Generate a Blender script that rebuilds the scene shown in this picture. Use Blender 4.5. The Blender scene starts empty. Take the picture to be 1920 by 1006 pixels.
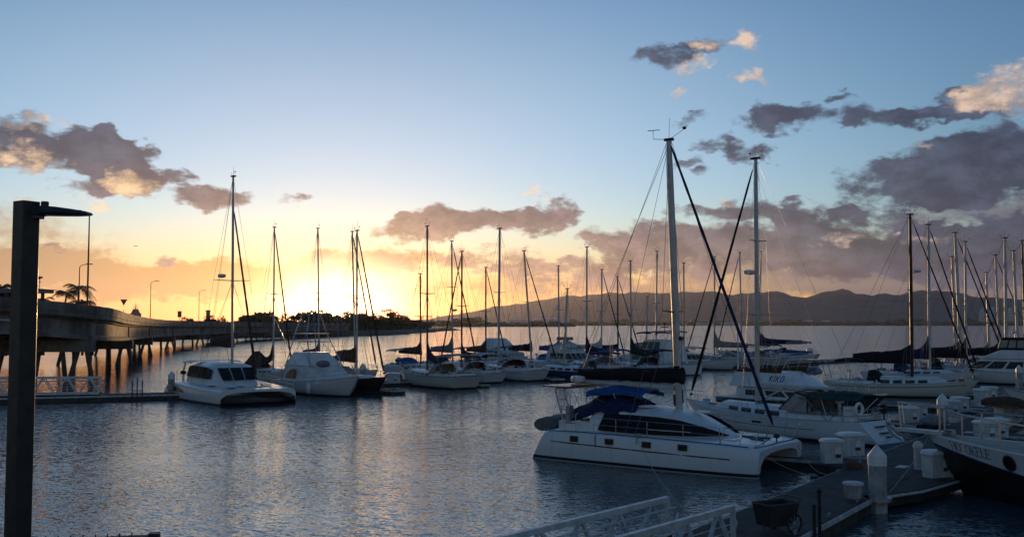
import bpy, bmesh, math, random
from mathutils import Vector, Matrix, noise as mnoise
R = math.radians
random.seed(7)
SC = bpy.context.scene
COL = SC.collection

# ------------------------------------------------------------------ camera
F = 1866.67                       # focal length in pixels of a 1920 wide frame
HY = 607.0                        # row of the true horizon
EYE = 6.2
PITCH = math.atan((HY - 503.0) / F)
cam = bpy.data.objects.new('camera', bpy.data.cameras.new('camera'))
COL.objects.link(cam)
cam.data.sensor_width = 36.0
cam.data.lens = 35.0
cam.data.clip_start = 0.1
cam.data.clip_end = 90000.0
cam.location = (0, 0, EYE)
cam.rotation_euler = (R(90) + PITCH, 0, 0)
SC.camera = cam
SC.view_settings.view_transform = 'Standard'
SC.view_settings.look = 'None'
SC.view_settings.gamma = 1.0
SC.view_settings.exposure = 0.0
SC.cycles.volume_bounces = 1
SC.cycles.max_bounces = 6
SC.cycles.transparent_max_bounces = 12
SC.cycles.sample_clamp_indirect = 4.0
SC.cycles.use_denoising = True


def ray(px, py):
    x = (px - 960.0) / F
    v = (503.0 - py) / F
    c, s = math.cos(PITCH), math.sin(PITCH)
    return Vector((x, c - v * s, s + v * c))


def W(px, py, z=0.0):
    """point of the level z that is seen at a pixel"""
    d = ray(px, py)
    t = (z - EYE) / d.z
    return Vector((d.x * t, d.y * t, z))


def Y(px, py, y):
    """point at the distance y that is seen at a pixel"""
    d = ray(px, py)
    t = y / d.y
    return Vector((d.x * t, y, EYE + d.z * t))


# ------------------------------------------------------------------ sun and sky
SUN_AZ, SUN_EL = R(-9.97), R(1.0)
sd = bpy.data.lights.new('sun', 'SUN')
sun = bpy.data.objects.new('sun', sd)
COL.objects.link(sun)
sd.energy = 2.6
sd.angle = R(0.6)
sd.color = (1.0, 0.58, 0.24)
to_sun = Vector((math.sin(SUN_AZ) * math.cos(SUN_EL), math.cos(SUN_AZ) * math.cos(SUN_EL), math.sin(SUN_EL)))
sun.rotation_euler = (-to_sun).to_track_quat('-Z', 'Y').to_euler()


class NT:
    """small helper for writing node trees"""
    def __init__(self, nt):
        self.nt = nt
    def n(self, kind, **kw):
        nd = self.nt.nodes.new(kind)
        for k, v in kw.items():
            setattr(nd, k, v)
        return nd
    def put(self, nd, i, v):
        if isinstance(v, bpy.types.NodeSocket):
            self.nt.links.new(v, nd.inputs[i])
        elif v is not None:
            nd.inputs[i].default_value = v
    def m(self, op, a, b=None, c=None, clamp=False):
        nd = self.n('ShaderNodeMath', operation=op, use_clamp=clamp)
        for i, v in enumerate((a, b, c)):
            self.put(nd, i, v)
        return nd.outputs[0]
    def v(self, op, a, b=None, c=None, out=0):
        nd = self.n('ShaderNodeVectorMath', operation=op)
        for i, v in enumerate((a, b, c)):
            self.put(nd, i, v)
        return nd.outputs['Value'] if op in ('DOT_PRODUCT', 'LENGTH', 'DISTANCE') else nd.outputs[0]
    def sm(self, x, lo, hi, a=0.0, b=1.0):
        nd = self.n('ShaderNodeMapRange', interpolation_type='SMOOTHSTEP')
        for i, v in enumerate((x, lo, hi, a, b)):
            self.put(nd, i, v)
        return nd.outputs[0]
    def lin(self, x, lo, hi, a=0.0, b=1.0):
        nd = self.n('ShaderNodeMapRange', clamp=True)
        for i, v in enumerate((x, lo, hi, a, b)):
            self.put(nd, i, v)
        return nd.outputs[0]
    def mix(self, f, a, b, mode='MIX'):
        nd = self.n('ShaderNodeMix', data_type='RGBA', blend_type=mode)
        self.put(nd, 0, f)
        self.put(nd, 6, a if isinstance(a, bpy.types.NodeSocket) else (*a, 1.0))
        self.put(nd, 7, b if isinstance(b, bpy.types.NodeSocket) else (*b, 1.0))
        return nd.outputs[2]
    def noise(self, vec, scale, detail=4.0, rough=0.55, dist=0.0, out=0):
        nd = self.n('ShaderNodeTexNoise')
        self.put(nd, 'Vector', vec)
        nd.inputs['Scale'].default_value = scale
        nd.inputs['Detail'].default_value = detail
        nd.inputs['Roughness'].default_value = rough
        nd.inputs['Distortion'].default_value = dist
        return nd.outputs[out]


def azel(px, py):
    d = ray(px, py).normalized()
    return math.atan2(d.x, d.y), math.asin(d.z)


world = bpy.data.worlds.new('World')
SC.world = world
world.use_nodes = True
wt = NT(world.node_tree)
bg = world.node_tree.nodes['Background']
sky = wt.n('ShaderNodeTexSky', sky_type='NISHITA', sun_disc=False)
sky.sun_elevation = SUN_EL
sky.sun_rotation = SUN_AZ
sky.air_density = 1.0
sky.dust_density = 0.10
sky.ozone_density = 3.5
tc = wt.n('ShaderNodeTexCoord')
d = tc.outputs['Generated']
sep = wt.n('ShaderNodeSeparateXYZ')
wt.put(sep, 0, d)
dx, dy, dz = sep.outputs
az = wt.m('ARCTAN2', dx, dy)
el = wt.m('ARCSINE', dz)
comb = wt.n('ShaderNodeCombineXYZ')
wt.put(comb, 0, az)
wt.put(comb, 1, el)
q = comb.outputs[0]
# ragged outlines: the cloud field is looked up through a turbulent offset
off = wt.noise(wt.v('MULTIPLY', q, (1, 1.7, 0)), 15.0, 4.0, 0.62, 0.0, 1)
off2 = wt.v('MULTIPLY', wt.v('SUBTRACT', off, (0.5, 0.5, 0.5)), (0.12, 0.06, 0.0))
qw = wt.v('ADD', q, off2)
sun_a, sun_e = azel(632, 575)
sdir = Vector((math.sin(sun_a) * math.cos(sun_e), math.cos(sun_a) * math.cos(sun_e), math.sin(sun_e)))
cosang = wt.v('DOT_PRODUCT', d, tuple(sdir))
ang = wt.m('ARCCOSINE', wt.m('MINIMUM', cosang, 1.0))
# the glow near the horizon is wider than it is high
flat = wt.v('LENGTH', wt.v('MULTIPLY', wt.v('SUBTRACT', q, (sun_a, sun_e, 0)), (1.0, 1.75, 0)))


def blobs(rows):
    acc = None
    for (px, py, rx, ry, amp) in rows:
        a0, e0 = azel(px, py)
        s = F * math.cos(a0) ** 2
        sx, sy = s / rx, s / ry * 0.98
        t = wt.v('MULTIPLY_ADD', qw, (sx, sy, 0), (-a0 * sx, -e0 * sy, 0))
        g = wt.m('MULTIPLY_ADD', wt.v('DOT_PRODUCT', t, t), -amp, amp)
        g = wt.m('MAXIMUM', g, 0.0)
        acc = g if acc is None else wt.m('ADD', acc, g)
    return acc


CLOUDS = [
    (20, 255, 75, 40, 1.0), (150, 285, 110, 38, 1.0), (215, 300, 75, 45, .9), (320, 320, 60, 16, 1.0), (150, 350, 50, 18, .8), (395, 358, 80, 27, 1.2),
    (235, 332, 70, 24, .8), (40, 300, 50, 22, .7), (325, 485, 32, 14, 1.0), (95, 480, 50, 9, .8), (560, 385, 45, 12, .7),
    (1255, 98, 70, 28, .8), (1325, 80, 50, 18, .7),
    (1465, 215, 90, 28, 1.2), (1597, 185, 40, 11, .8), (1690, 215, 150, 22, .9), (1800, 200, 90, 25, 1.0),
    (1360, 268, 60, 20, .9), (1420, 288, 40, 30, .7), (1305, 225, 40, 14, .5), (1270, 300, 60, 12, .5),
    (1700, 345, 115, 42, 1.3), (1790, 320, 120, 55, 1.3), (1900, 305, 120, 62, 1.5), (1850, 470, 210, 52, 1.1), (1750, 440, 110, 26, .8), (1905, 425, 130, 26, .9), (1660, 405, 70, 14, .6),
    (900, 410, 195, 38, 1.4), (740, 435, 70, 22, .9), (1045, 395, 60, 30, .9), (760, 405, 50, 18, .6),
    (1190, 455, 110, 55, 1.3), (1330, 480, 120, 60, 1.1), (1390, 395, 150, 26, 1.0), (1520, 455, 150, 75, 1.4), (1600, 490, 110, 45, 1.0),
    (700, 490, 170, 36, .8), (930, 490, 150, 30, .8), (1080, 520, 200, 45, .8),
]
BANDS = [(100, 520, 430, 36, .9), (480, 515, 240, 26, .8), (700, 490, 230, 30, .9), (600, 545, 330, 16, .7), (1050, 540, 300, 34, .7), (1500, 535, 400, 40, .9), (1850, 530, 260, 46, 1.0), (-600, 480, 420, 80, 1.0), (2600, 380, 440, 120, 1.2)]
LIT = [
    (40, 295, 85, 28, 1.2), (40, 235, 75, 18, 1.0), (235, 335, 65, 24, 1.3), (150, 385, 60, 12, .8), (45, 372, 25, 10, .9),
    (1310, 120, 40, 30, 1.1), (1330, 78, 50, 14, 1.1), (1400, 80, 42, 36, 1.3), (1280, 158, 30, 12, .9), (1418, 150, 28, 16, 1.3),
    (1890, 165, 75, 38, 1.3), (1825, 185, 60, 20, .6), (1500, 250, 14, 6, .5), (1340, 375, 60, 12, .7), (1610, 430, 90, 16, .9), (1740, 440, 110, 12, .8),
    (996, 369, 20, 9, 1.2), (1730, 268, 30, 10, .6),
]
fine = wt.noise(wt.v('MULTIPLY', q, (1, 1.6, 0)), 22.0, 6.0, 0.66)
fine0 = wt.m('SUBTRACT', fine, 0.5)
fineb = wt.noise(wt.v('MULTIPLY_ADD', q, (1, 1.6, 0), (-0.010, -0.016, 0)), 22.0, 6.0, 0.66)
relief = wt.m('SUBTRACT', fine, fineb)
dens = blobs(CLOUDS)
band = blobs(BANDS)
lit = blobs(LIT)


def cover(b, k, lo, hi):
    here = wt.lin(b, 0.0, 0.35)
    return wt.sm(wt.m('MULTIPLY_ADD', wt.m('MULTIPLY', fine0, here), k, b), lo, hi)


cd = cover(dens, 3.0, 0.10, 0.90)
bd = wt.m('MULTIPLY', cover(band, 2.2, 0.05, 0.9), 0.85)
ld = cover(lit, 4.6, 0.35, 1.7)

# clear sky: the Nishita sky, its red end toned down as a dusk sky over the sea is
clear = wt.mix(1.0, sky.outputs[0], (3.95, 4.0, 3.45), 'MULTIPLY')
# sky away from the sun is raised and warmed, adding fill on the foreground
east = wt.mix(wt.sm(ang, 0.6, 2.6), (1.0, 1.0, 1.0), (1.2, 1.1, 1.0))
clear = wt.mix(1.0, clear, east, 'MULTIPLY')
clear = wt.mix(1.0, clear, wt.mix(wt.sm(ang, 0.28, 0.78), (1.48, 1.24, 1.20), (1.04, 0.92, 0.96)), 'MULTIPLY')
cream = wt.m('MULTIPLY', wt.sm(el, 0.27, 0.12), wt.sm(ang, 0.85, 0.3))
clear = wt.mix(cream, clear, wt.mix(1.0, clear, (0.78, 0.90, 1.07), 'MULTIPLY'))
low = wt.m('MULTIPLY', wt.sm(el, 0.115, 0.01), wt.sm(ang, 0.95, 0.1))
clear = wt.mix(low, clear, wt.mix(1.0, clear, (1.12, 0.64, 0.18), 'MULTIPLY'))
veil = wt.m('MULTIPLY', wt.sm(ang, 0.75, 0.05), wt.sm(el, 0.42, 0.06))
clear = wt.mix(1.0, clear, wt.mix(1.0, (1.9, 2.0, 1.8), veil, 'MULTIPLY'), 'ADD')
# clouds take light from the low sun: warm near it and near the horizon, grey-violet away from it
warm = wt.m('MULTIPLY', wt.sm(ang, 0.60, 0.03), wt.sm(el, 0.165, 0.02))
ccol = wt.mix(warm, (0.36, 0.56, 1.02), (3.9, 2.6, 2.2))
body = wt.m('MULTIPLY_ADD', wt.noise(wt.v('MULTIPLY_ADD', q, (1, 1.9, 0), (3, 1, 0)), 17.0, 3.0, 0.6), 0.75, wt.m('MULTIPLY', fine, 0.25))
ccol = wt.mix(1.0, ccol, wt.mix(wt.sm(body, 0.3, 0.72), (0.66, 0.69, 0.74), (1.6, 1.42, 1.32)), 'MULTIPLY')
ccol = wt.mix(1.0, ccol, wt.mix(wt.sm(relief, -0.18, 0.18), (0.66, 0.69, 0.74), (1.45, 1.36, 1.3)), 'MULTIPLY')
ccol = wt.mix(wt.sm(cd, 0.0, 1.0), wt.mix(1.0, ccol, (1.5, 1.45, 1.4), 'MULTIPLY'), ccol)
lcol = wt.mix(wt.sm(ang, 0.5, 0.1), (6.4, 4.8, 3.9), (9.4, 6.4, 3.6))
lcol = wt.mix(1.0, lcol, wt.mix(wt.sm(relief, -0.14, 0.14), (0.72, 0.73, 0.76), (1.3, 1.27, 1.2)), 'MULTIPLY')
bcol = wt.mix(wt.sm(ang, 0.55, 0.02), (1.3, 1.25, 1.6), (7.2, 3.5, 0.9))
skyc = wt.mix(bd, clear, bcol)
skyc = wt.mix(wt.m('MULTIPLY', cd, 0.93), skyc, ccol)
skyc = wt.mix(wt.m('MULTIPLY', ld, 0.9), skyc, lcol)
# brightness round the sun itself
g1 = wt.m('POWER', 2.718, wt.m('MULTIPLY', wt.m('POWER', wt.m('DIVIDE', flat, 0.060), 2.0), -1.0))
g2 = wt.m('POWER', 2.718, wt.m('MULTIPLY', wt.m('DIVIDE', flat, 0.058), -1.0))
g3 = wt.m('POWER', 2.718, wt.m('MULTIPLY', wt.m('DIVIDE', flat, 0.17), -1.0))
glow = wt.mix(1.0, wt.mix(1.0, (26.0, 23.0, 15.0), g1, 'MULTIPLY'), wt.mix(1.0, (16.0, 9.0, 1.8), g2, 'MULTIPLY'), 'ADD')
glow = wt.mix(1.0, glow, wt.mix(1.0, (2.6, 1.0, 0.06), g3, 'MULTIPLY'), 'ADD')
skyc = wt.mix(1.0, skyc, glow, 'ADD')
world.node_tree.links.new(skyc, bg.inputs[0])
bg.inputs[1].default_value = 0.10

# ------------------------------------------------------------------ mesh helpers
class MB:
    """collects shapes; build() links them as ONE mesh object"""
    def __init__(self):
        self.v, self.f, self.i, self.cur = [], [], [], 0

    def add(self, vs, fs):
        o = len(self.v)
        self.v += [tuple(p) for p in vs]
        self.f += [tuple(k + o for k in f) for f in fs]
        self.i += [self.cur] * len(fs)
        return self

    def box(self, x0, x1, y0, y1, z0, z1, M=None):
        vs = [Vector((x, y, z)) for z in (z0, z1) for y in (y0, y1) for x in (x0, x1)]
        if M is not None:
            vs = [M @ p for p in vs]
        return self.add(vs, [(0, 2, 3, 1), (4, 5, 7, 6), (0, 1, 5, 4), (2, 6, 7, 3), (0, 4, 6, 2), (1, 3, 7, 5)])

    def loft(self, rings, closed=True, cap0=False, cap1=False):
        n = len(rings[0])
        vs = [p for r in rings for p in r]
        fs = []
        for a in range(len(rings) - 1):
            for b in range(n if closed else n - 1):
                c = (b + 1) % n
                fs.append((a * n + b, a * n + c, (a + 1) * n + c, (a + 1) * n + b))
        if cap0:
            fs.append(tuple(range(n))[::-1])
        if cap1:
            fs.append(tuple((len(rings) - 1) * n + k for k in range(n)))
        return self.add(vs, fs)

    def tube(self, pts, r, n=6, squash=1.0):
        pts = [Vector(p) for p in pts]
        rs = r if isinstance(r, (list, tuple)) else [r] * len(pts)
        rings = []
        up = None
        for k, p in enumerate(pts):
            t = (pts[min(k + 1, len(pts) - 1)] - pts[max(k - 1, 0)])
            t = t.normalized() if t.length > 1e-9 else Vector((0, 0, 1))
            ref = Vector((0, 0, 1)) if abs(t.z) < 0.95 else Vector((1, 0, 0))
            if up is not None and (up - t * up.dot(t)).length > 0.2:
                ref = up
            u = (ref - t * ref.dot(t)).normalized()
            up = u
            w = t.cross(u)
            rings.append([p + (u * math.cos(2 * math.pi * j / n) + w * math.sin(2 * math.pi * j / n) * squash) * rs[k] for j in range(n)])
        return self.loft(rings, True, True, True)

    def lathe(self, c, prof, n=12, ph=0.0):
        c = Vector(c)
        rings = [[c + Vector((r * math.cos(ph + 2 * math.pi * j / n), r * math.sin(ph + 2 * math.pi * j / n), z)) for j in range(n)] for r, z in prof]
        return self.loft(rings, True, True, True)

    def blob(self, c, rx, ry, rz, n=10, m=6, jit=0.0, seed=0.0):
        c = Vector(c)
        rings = []
        for a in range(m + 1):
            th = math.pi * (0.03 + 0.94 * a / m)
            ring = []
            for b in range(n):
                ph = 2 * math.pi * b / n
                dv = Vector((math.sin(th) * math.cos(ph), math.sin(th) * math.sin(ph), -math.cos(th)))
                k = 1 + jit * mnoise.noise(dv * 1.7 + Vector((seed, seed * 1.3, 0)))
                ring.append(c + Vector((dv.x * rx, dv.y * ry, dv.z * rz)) * k)
            rings.append(ring)
        return self.loft(rings, True, True, True)

    def sheet(self, rows, th=0.0):
        """a grid of points; th > 0 gives it thickness downwards"""
        n = len(rows[0])
        if th <= 0:
            return self.loft(rows, False)
        rings = []
        for r in rows:
            rings.append(list(r) + [Vector(p) - Vector((0, 0, th)) for p in reversed(r)])
        return self.loft(rings, True, True, True)

    def prism(self, poly, z0, z1, M=None):
        a = [Vector((x, y, z0)) for x, y in poly]
        b = [Vector((x, y, z1)) for x, y in poly]
        if M is not None:
            a, b = [M @ p for p in a], [M @ p for p in b]
        return self.loft([a, b], True, True, True)

    def build(self, name, mat, parent=None, smooth=35.0, label=None):
        me = bpy.data.meshes.new(name)
        me.from_pydata(self.v, [], self.f)
        mats = mat if isinstance(mat, (list, tuple)) else [mat]
        for k in mats:
            me.materials.append(k)
        if len(mats) > 1:
            me.polygons.foreach_set('material_index', self.i)
        bm = bmesh.new()
        bm.from_mesh(me)
        bmesh.ops.recalc_face_normals(bm, faces=bm.faces)
        bm.to_mesh(me)
        bm.free()
        if smooth:
            me.shade_smooth()
            me.set_sharp_from_angle(angle=R(smooth))
        o = bpy.data.objects.new(name, me)
        COL.objects.link(o)
        if parent is not None:
            o.parent = parent
        if label:
            o['label'] = label
        return o


def tag(o, label, cat, group=None):
    o['label'] = label
    o['category'] = cat
    if group:
        o['group'] = group
    return o


def thing(name, label, cat, loc=(0, 0, 0), rz=0.0, group=None):
    o = bpy.data.objects.new(name, None)
    o.empty_display_size = 0.3
    COL.objects.link(o)
    o.location = loc
    o.rotation_euler = (0, 0, rz)
    return tag(o, label, cat, group)


def kids(o):
    return [c for c in bpy.data.objects if c.parent == o]


def clone(o, parent=None):
    c = o.copy()
    COL.objects.link(c)
    c.parent = parent
    for k in kids(o):
        clone(k, c)
    return c


# ------------------------------------------------------------------ materials
MATS = {}


def mat(name, col, rough=0.5, metal=0.0, var=0.12, vs=3.0, bump=0.0, bs=30.0, spec=0.5, coat=0.0, trans=0.0, alpha=1.0):
    """a plain surface with uneven colour, some grime and a little relief"""
    if name in MATS:
        return MATS[name]
    m = bpy.data.materials.new(name)
    m.use_nodes = True
    t = NT(m.node_tree)
    b = m.node_tree.nodes['Principled BSDF']
    tcn = t.n('ShaderNodeTexCoord')
    o = tcn.outputs['Object']
    nz = t.noise(o, vs, 5.0, 0.6)
    dark = tuple(c * (1 - var * 1.6) for c in col)
    light = tuple(min(1.0, c * (1 + var)) for c in col)
    t.nt.links.new(t.mix(t.sm(nz, 0.3, 0.7), dark, light), b.inputs['Base Color'])
    t.nt.links.new(t.lin(t.noise(o, vs * 3.1, 3.0), 0.3, 0.7, max(0.02, rough - 0.08), min(1.0, rough + 0.1)), b.inputs['Roughness'])
    b.inputs['Metallic'].default_value = metal
    b.inputs['Specular IOR Level'].default_value = spec
    b.inputs['Coat Weight'].default_value = coat
    if trans:
        b.inputs['Transmission Weight'].default_value = trans
    if alpha < 1:
        b.inputs['Alpha'].default_value = alpha
    if bump:
        bn = t.n('ShaderNodeBump')
        bn.inputs['Strength'].default_value = 1.0
        bn.inputs['Distance'].default_value = bump
        t.put(bn, 'Height', t.noise(o, bs, 4.0, 0.6))
        t.nt.links.new(bn.outputs[0], b.inputs['Normal'])
    MATS[name] = m
    return m


def hullmat(name, side, bottom=(0.03, 0.03, 0.035), stripe=None, boot=(0.04, 0.05, 0.09), wl=0.07, bw=0.07):
    """topsides, boot stripe and antifouling by height above the waterline, with streaks of dirt"""
    if name in MATS:
        return MATS[name]
    m = bpy.data.materials.new(name)
    m.use_nodes = True
    t = NT(m.node_tree)
    b = m.node_tree.nodes['Principled BSDF']
    o = t.n('ShaderNodeTexCoord').outputs['Object']
    s = t.n('ShaderNodeSeparateXYZ')
    t.put(s, 0, o)
    z = s.outputs[2]
    streak = t.noise(t.v('MULTIPLY', o, (5.0, 5.0, 0.35)), 1.0, 4.0, 0.6)
    blot = t.noise(o, 1.4, 4.0, 0.6)
    c = t.mix(t.m('MULTIPLY', t.sm(streak, 0.52, 0.75), 0.35), side, tuple(k * 0.62 for k in side))
    c = t.mix(t.m('MULTIPLY', t.sm(blot, 0.5, 0.75), 0.22), c, tuple(k * f for k, f in zip(side, (0.75, 0.72, 0.62))))
    scum = t.m('MULTIPLY', t.sm(t.m('MULTIPLY_ADD', blot, 0.16, z), wl + 0.32, wl + 0.08), 0.5)
    c = t.mix(scum, c, tuple(k * f for k, f in zip(side, (0.5, 0.48, 0.36))))
    if boot:
        c = t.mix(t.m('LESS_THAN', z, wl + bw), c, boot)
    c = t.mix(t.m('LESS_THAN', z, wl), c, bottom)
    t.nt.links.new(c, b.inputs['Base Color'])
    b.inputs['Roughness'].default_value = 0.3
    b.inputs['Coat Weight'].default_value = 0.15
    MATS[name] = m
    return m


WHITE = (0.80, 0.80, 0.78)
gel = mat('white_gelcoat', WHITE, 0.34, var=0.09, vs=1.3)
gel2 = mat('cream_gelcoat', (0.66, 0.62, 0.52), 0.4, var=0.1, vs=1.3)
deckm = mat('deck_nonskid', (0.58, 0.58, 0.56), 0.62, var=0.14, vs=1.7, bump=0.002, bs=90)
beige = mat('beige_deck', (0.42, 0.37, 0.29), 0.66, var=0.16, vs=2.0, bump=0.002, bs=90)
alu = mat('mast_aluminium', (0.52, 0.53, 0.54), 0.42, 0.55, var=0.1, vs=2.0)
alud = mat('mast_dark', (0.10, 0.095, 0.09), 0.45, 0.3, var=0.15, vs=2.0)
aluw = mat('mast_white', (0.62, 0.62, 0.6), 0.4, 0.0, var=0.1, vs=2.0)
steel = mat('stainless', (0.55, 0.55, 0.56), 0.22, 0.95, var=0.06, vs=6.0)
galv = mat('galvanised', (0.42, 0.43, 0.44), 0.5, 0.6, var=0.15, vs=6.0)
wire = mat('rigging_wire', (0.16, 0.16, 0.17), 0.4, 0.6, var=0.05)
glass = mat('dark_glass', (0.010, 0.011, 0.013), 0.16, var=0.1, spec=0.4)
rubber = mat('black_rubber', (0.02, 0.02, 0.022), 0.7, var=0.2)
blackp = mat('black_plastic', (0.025, 0.025, 0.028), 0.5, var=0.2)
CAN = {}
for nm, c in dict(black=(0.018, 0.018, 0.022), navy=(0.02, 0.03, 0.085), blue=(0.02, 0.10, 0.30), brown=(0.09, 0.05, 0.03), grey=(0.22, 0.22, 0.23), purple=(0.06, 0.045, 0.09), green=(0.015, 0.055, 0.045),
                  red=(0.22, 0.025, 0.03), beige=(0.34, 0.29, 0.23), white=(0.6, 0.6, 0.6), maroon=(0.12, 0.025, 0.025), sky=(0.03, 0.19, 0.42)).items():
    CAN[nm] = mat(nm + '_canvas', c, 0.85, var=0.2, vs=4.0, bump=0.02, bs=6.0, spec=0.2)
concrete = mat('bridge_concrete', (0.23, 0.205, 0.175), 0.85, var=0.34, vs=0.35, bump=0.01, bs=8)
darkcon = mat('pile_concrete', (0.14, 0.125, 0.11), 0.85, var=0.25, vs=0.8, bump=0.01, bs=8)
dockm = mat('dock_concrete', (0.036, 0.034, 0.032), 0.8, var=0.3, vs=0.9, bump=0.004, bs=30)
dockside = mat('dock_timber', (0.07, 0.06, 0.05), 0.8, var=0.3, vs=2.0, bump=0.006, bs=14)
strip = mat('rub_strip', (0.55, 0.55, 0.54), 0.5, var=0.2, vs=3.0)
boxm = mat('dock_box_fibreglass', (0.66, 0.67, 0.66), 0.5, var=0.12, vs=2.2)
pilem = mat('pile_sleeve', (0.40, 0.41, 0.41), 0.6, var=0.22, vs=2.0, bump=0.003)
timber = mat('varnished_timber', (0.20, 0.09, 0.04), 0.4, var=0.25, vs=5.0)
ropem = mat('rope', (0.38, 0.36, 0.32), 0.9, var=0.2, vs=20)
bark = mat('bark', (0.06, 0.045, 0.032), 0.9, var=0.3, vs=1.5)
postm = mat('bronze_post', (0.04, 0.045, 0.05), 0.42, 0.25, var=0.15, vs=5.0, bump=0.0006, bs=400)
alug = mat('gangway_aluminium', (0.62, 0.63, 0.64), 0.48, 0.35, var=0.14, vs=3.0)


def worn(m, scale, lines=None, amt=0.45):
    """adds rain streaks or joint lines to the base colour of a plain surface"""
    t = NT(m.node_tree)
    b = m.node_tree.nodes['Principled BSDF']
    src = b.inputs['Base Color'].links[0].from_socket
    o = t.n('ShaderNodeTexCoord').outputs['Object']
    st = t.sm(t.noise(t.v('MULTIPLY', o, scale), 1.0, 4.0, 0.65), 0.45, 0.72)
    c = t.mix(t.m('MULTIPLY', st, amt), src, (0.02, 0.018, 0.015))
    if lines:
        s = t.n('ShaderNodeSeparateXYZ')
        t.put(s, 0, o)
        fr = t.m('FRACT', t.m('DIVIDE', s.outputs[0], lines))
        c = t.mix(t.m('LESS_THAN', fr, 0.025), c, (0.012, 0.011, 0.010))
        pale = t.sm(t.noise(o, 2.3, 5.0, 0.7), 0.58, 0.75)
        c = t.mix(t.m('MULTIPLY', pale, 0.35), c, (0.13, 0.125, 0.12))
    t.nt.links.new(c, b.inputs['Base Color'])


worn(concrete, (0.9, 0.9, 0.10))
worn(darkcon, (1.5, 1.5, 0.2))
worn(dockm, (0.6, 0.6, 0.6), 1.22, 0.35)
worn(boxm, (7, 7, 0.8), None, 0.22)
worn(pilem, (6, 6, 0.5), None, 0.4)


def leafmat(name, a, b):
    m = bpy.data.materials.new(name)
    m.use_nodes = True
    t = NT(m.node_tree)
    p = m.node_tree.nodes['Principled BSDF']
    o = t.n('ShaderNodeTexCoord').outputs['Object']
    t.nt.links.new(t.mix(t.sm(t.noise(o, 0.8, 4.0, 0.6), 0.3, 0.7), a, b), p.inputs['Base Color'])
    p.inputs['Roughness'].default_value = 0.6
    return m


leaf = leafmat('foliage', (0.03, 0.045, 0.016), (0.075, 0.09, 0.03))
leaf2 = leafmat('palm_frond', (0.035, 0.05, 0.02), (0.09, 0.09, 0.035))

# ------------------------------------------------------------------ setting: water, mountains, far shore, haze
def structure(o, kind='structure'):
    o['kind'] = kind
    return o


wm = bpy.data.materials.new('harbour_water')
wm.use_nodes = True
t = NT(wm.node_tree)
b = wm.node_tree.nodes['Principled BSDF']
b.inputs['Base Color'].default_value = (0.045, 0.075, 0.095, 1)
b.inputs['IOR'].default_value = 1.52
b.inputs['Roughness'].default_value = 0.10
pos = t.n('ShaderNodeNewGeometry').outputs['Position']
rot = t.n('ShaderNodeVectorRotate', rotation_type='Z_AXIS')
t.put(rot, 'Vector', pos)
rot.inputs['Angle'].default_value = R(20)
wp = rot.outputs[0]
patch = t.sm(t.noise(pos, 0.035, 3.0, 0.6), 0.35, 0.65, 0.55, 1.35)
s1 = t.v('SUBTRACT', t.noise(t.v('MULTIPLY', wp, (2.2, 6.4, 1)), 1.0, 3.0, 0.6, 0.3, 1), (0.5, 0.5, 0.5))
s2 = t.v('SUBTRACT', t.noise(t.v('MULTIPLY', wp, (7.5, 17.0, 1)), 1.0, 2.0, 0.55, 0.0, 1), (0.5, 0.5, 0.5))
sl = t.v('ADD', t.v('MULTIPLY', s1, (0.26, 0.54, 0)), t.v('MULTIPLY', s2, (0.34, 0.62, 0)))
sc_ = t.n('ShaderNodeVectorMath', operation='SCALE')
t.put(sc_, 0, sl)
t.put(sc_, 'Scale', patch)
nrm = t.v('NORMALIZE', t.v('ADD', sc_.outputs[0], (0, 0, 1)))
t.nt.links.new(nrm, b.inputs['Normal'])

XW = 11000.0
mb = MB()
xs = [-XW, -3000, -800, -200, 0, 200, 800, 3000, XW]
ys = [-400, 0, 100, 300, 1000, 4000, 15500]
mb.sheet([[(x, y, 0) for x in xs] for y in ys])
structure(mb.build('water', wm, smooth=0))

# mountains: a height field with ridges and gullies, ten to fourteen kilometres off
prof = [(300, 606), (700, 603), (790, 598), (860, 587), (930, 574), (1000, 562), (1050, 554), (1100, 549), (1200, 545), (1300, 542), (1400, 541), (1450, 542), (1490, 549), (1512, 552), (1540, 546), (1585, 538), (1620, 543), (1680, 545), (1720, 542), (1800, 545), (1870, 552), (1920, 556), (2200, 570), (2600, 585)]


def lerp_tab(tab, x):
    if x <= tab[0][0]:
        return tab[0][1]
    for (a, va), (c, vc) in zip(tab, tab[1:]):
        if x <= c:
            return va + (vc - va) * (x - a) / (c - a)
    return tab[-1][1]


mm = mat('mountain_slope', (0.055, 0.06, 0.04), 0.95, var=0.3, vs=0.004)
rows = []
for j in range(34):
    d0 = 5200 + 8600 * (j / 33.0) ** 1.15
    row = []
    for i in range(170):
        px = 300 + 2300 * i / 169.0
        h = max(0.0, (HY - lerp_tab(prof, px)) / F * 11500.0 + 6)
        s = (d0 - 5200) / (11500 - 5200)
        base = (min(1.0, s) ** 2.6) if s <= 1 else max(0.0, 1 - (s - 1) * 1.6)
        x = (px - 960) / F * d0
        rg = 1 - abs(mnoise.fractal(Vector((x * 0.0011, d0 * 0.0004, 2.0)), 0.9, 2.1, 5))
        jag = mnoise.fractal(Vector((x * 0.0045, 3.0, d0 * 0.0012)), 0.8, 2.2, 6)
        z = h * base * (0.80 + 0.22 * rg) + h * 0.085 * jag * base
        row.append((x, d0, z - 3 if base < 0.01 else z))
    rows.append(row)
mb = MB()
mb.sheet(rows)
structure(mb.build('mountains', mm, smooth=60))

# low land behind the far shore
landm = mat('low_land', (0.045, 0.045, 0.028), 0.95, var=0.3, vs=0.01)


def shore(px):
    return 2300.0 if px < 1066 else 3780.0


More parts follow.
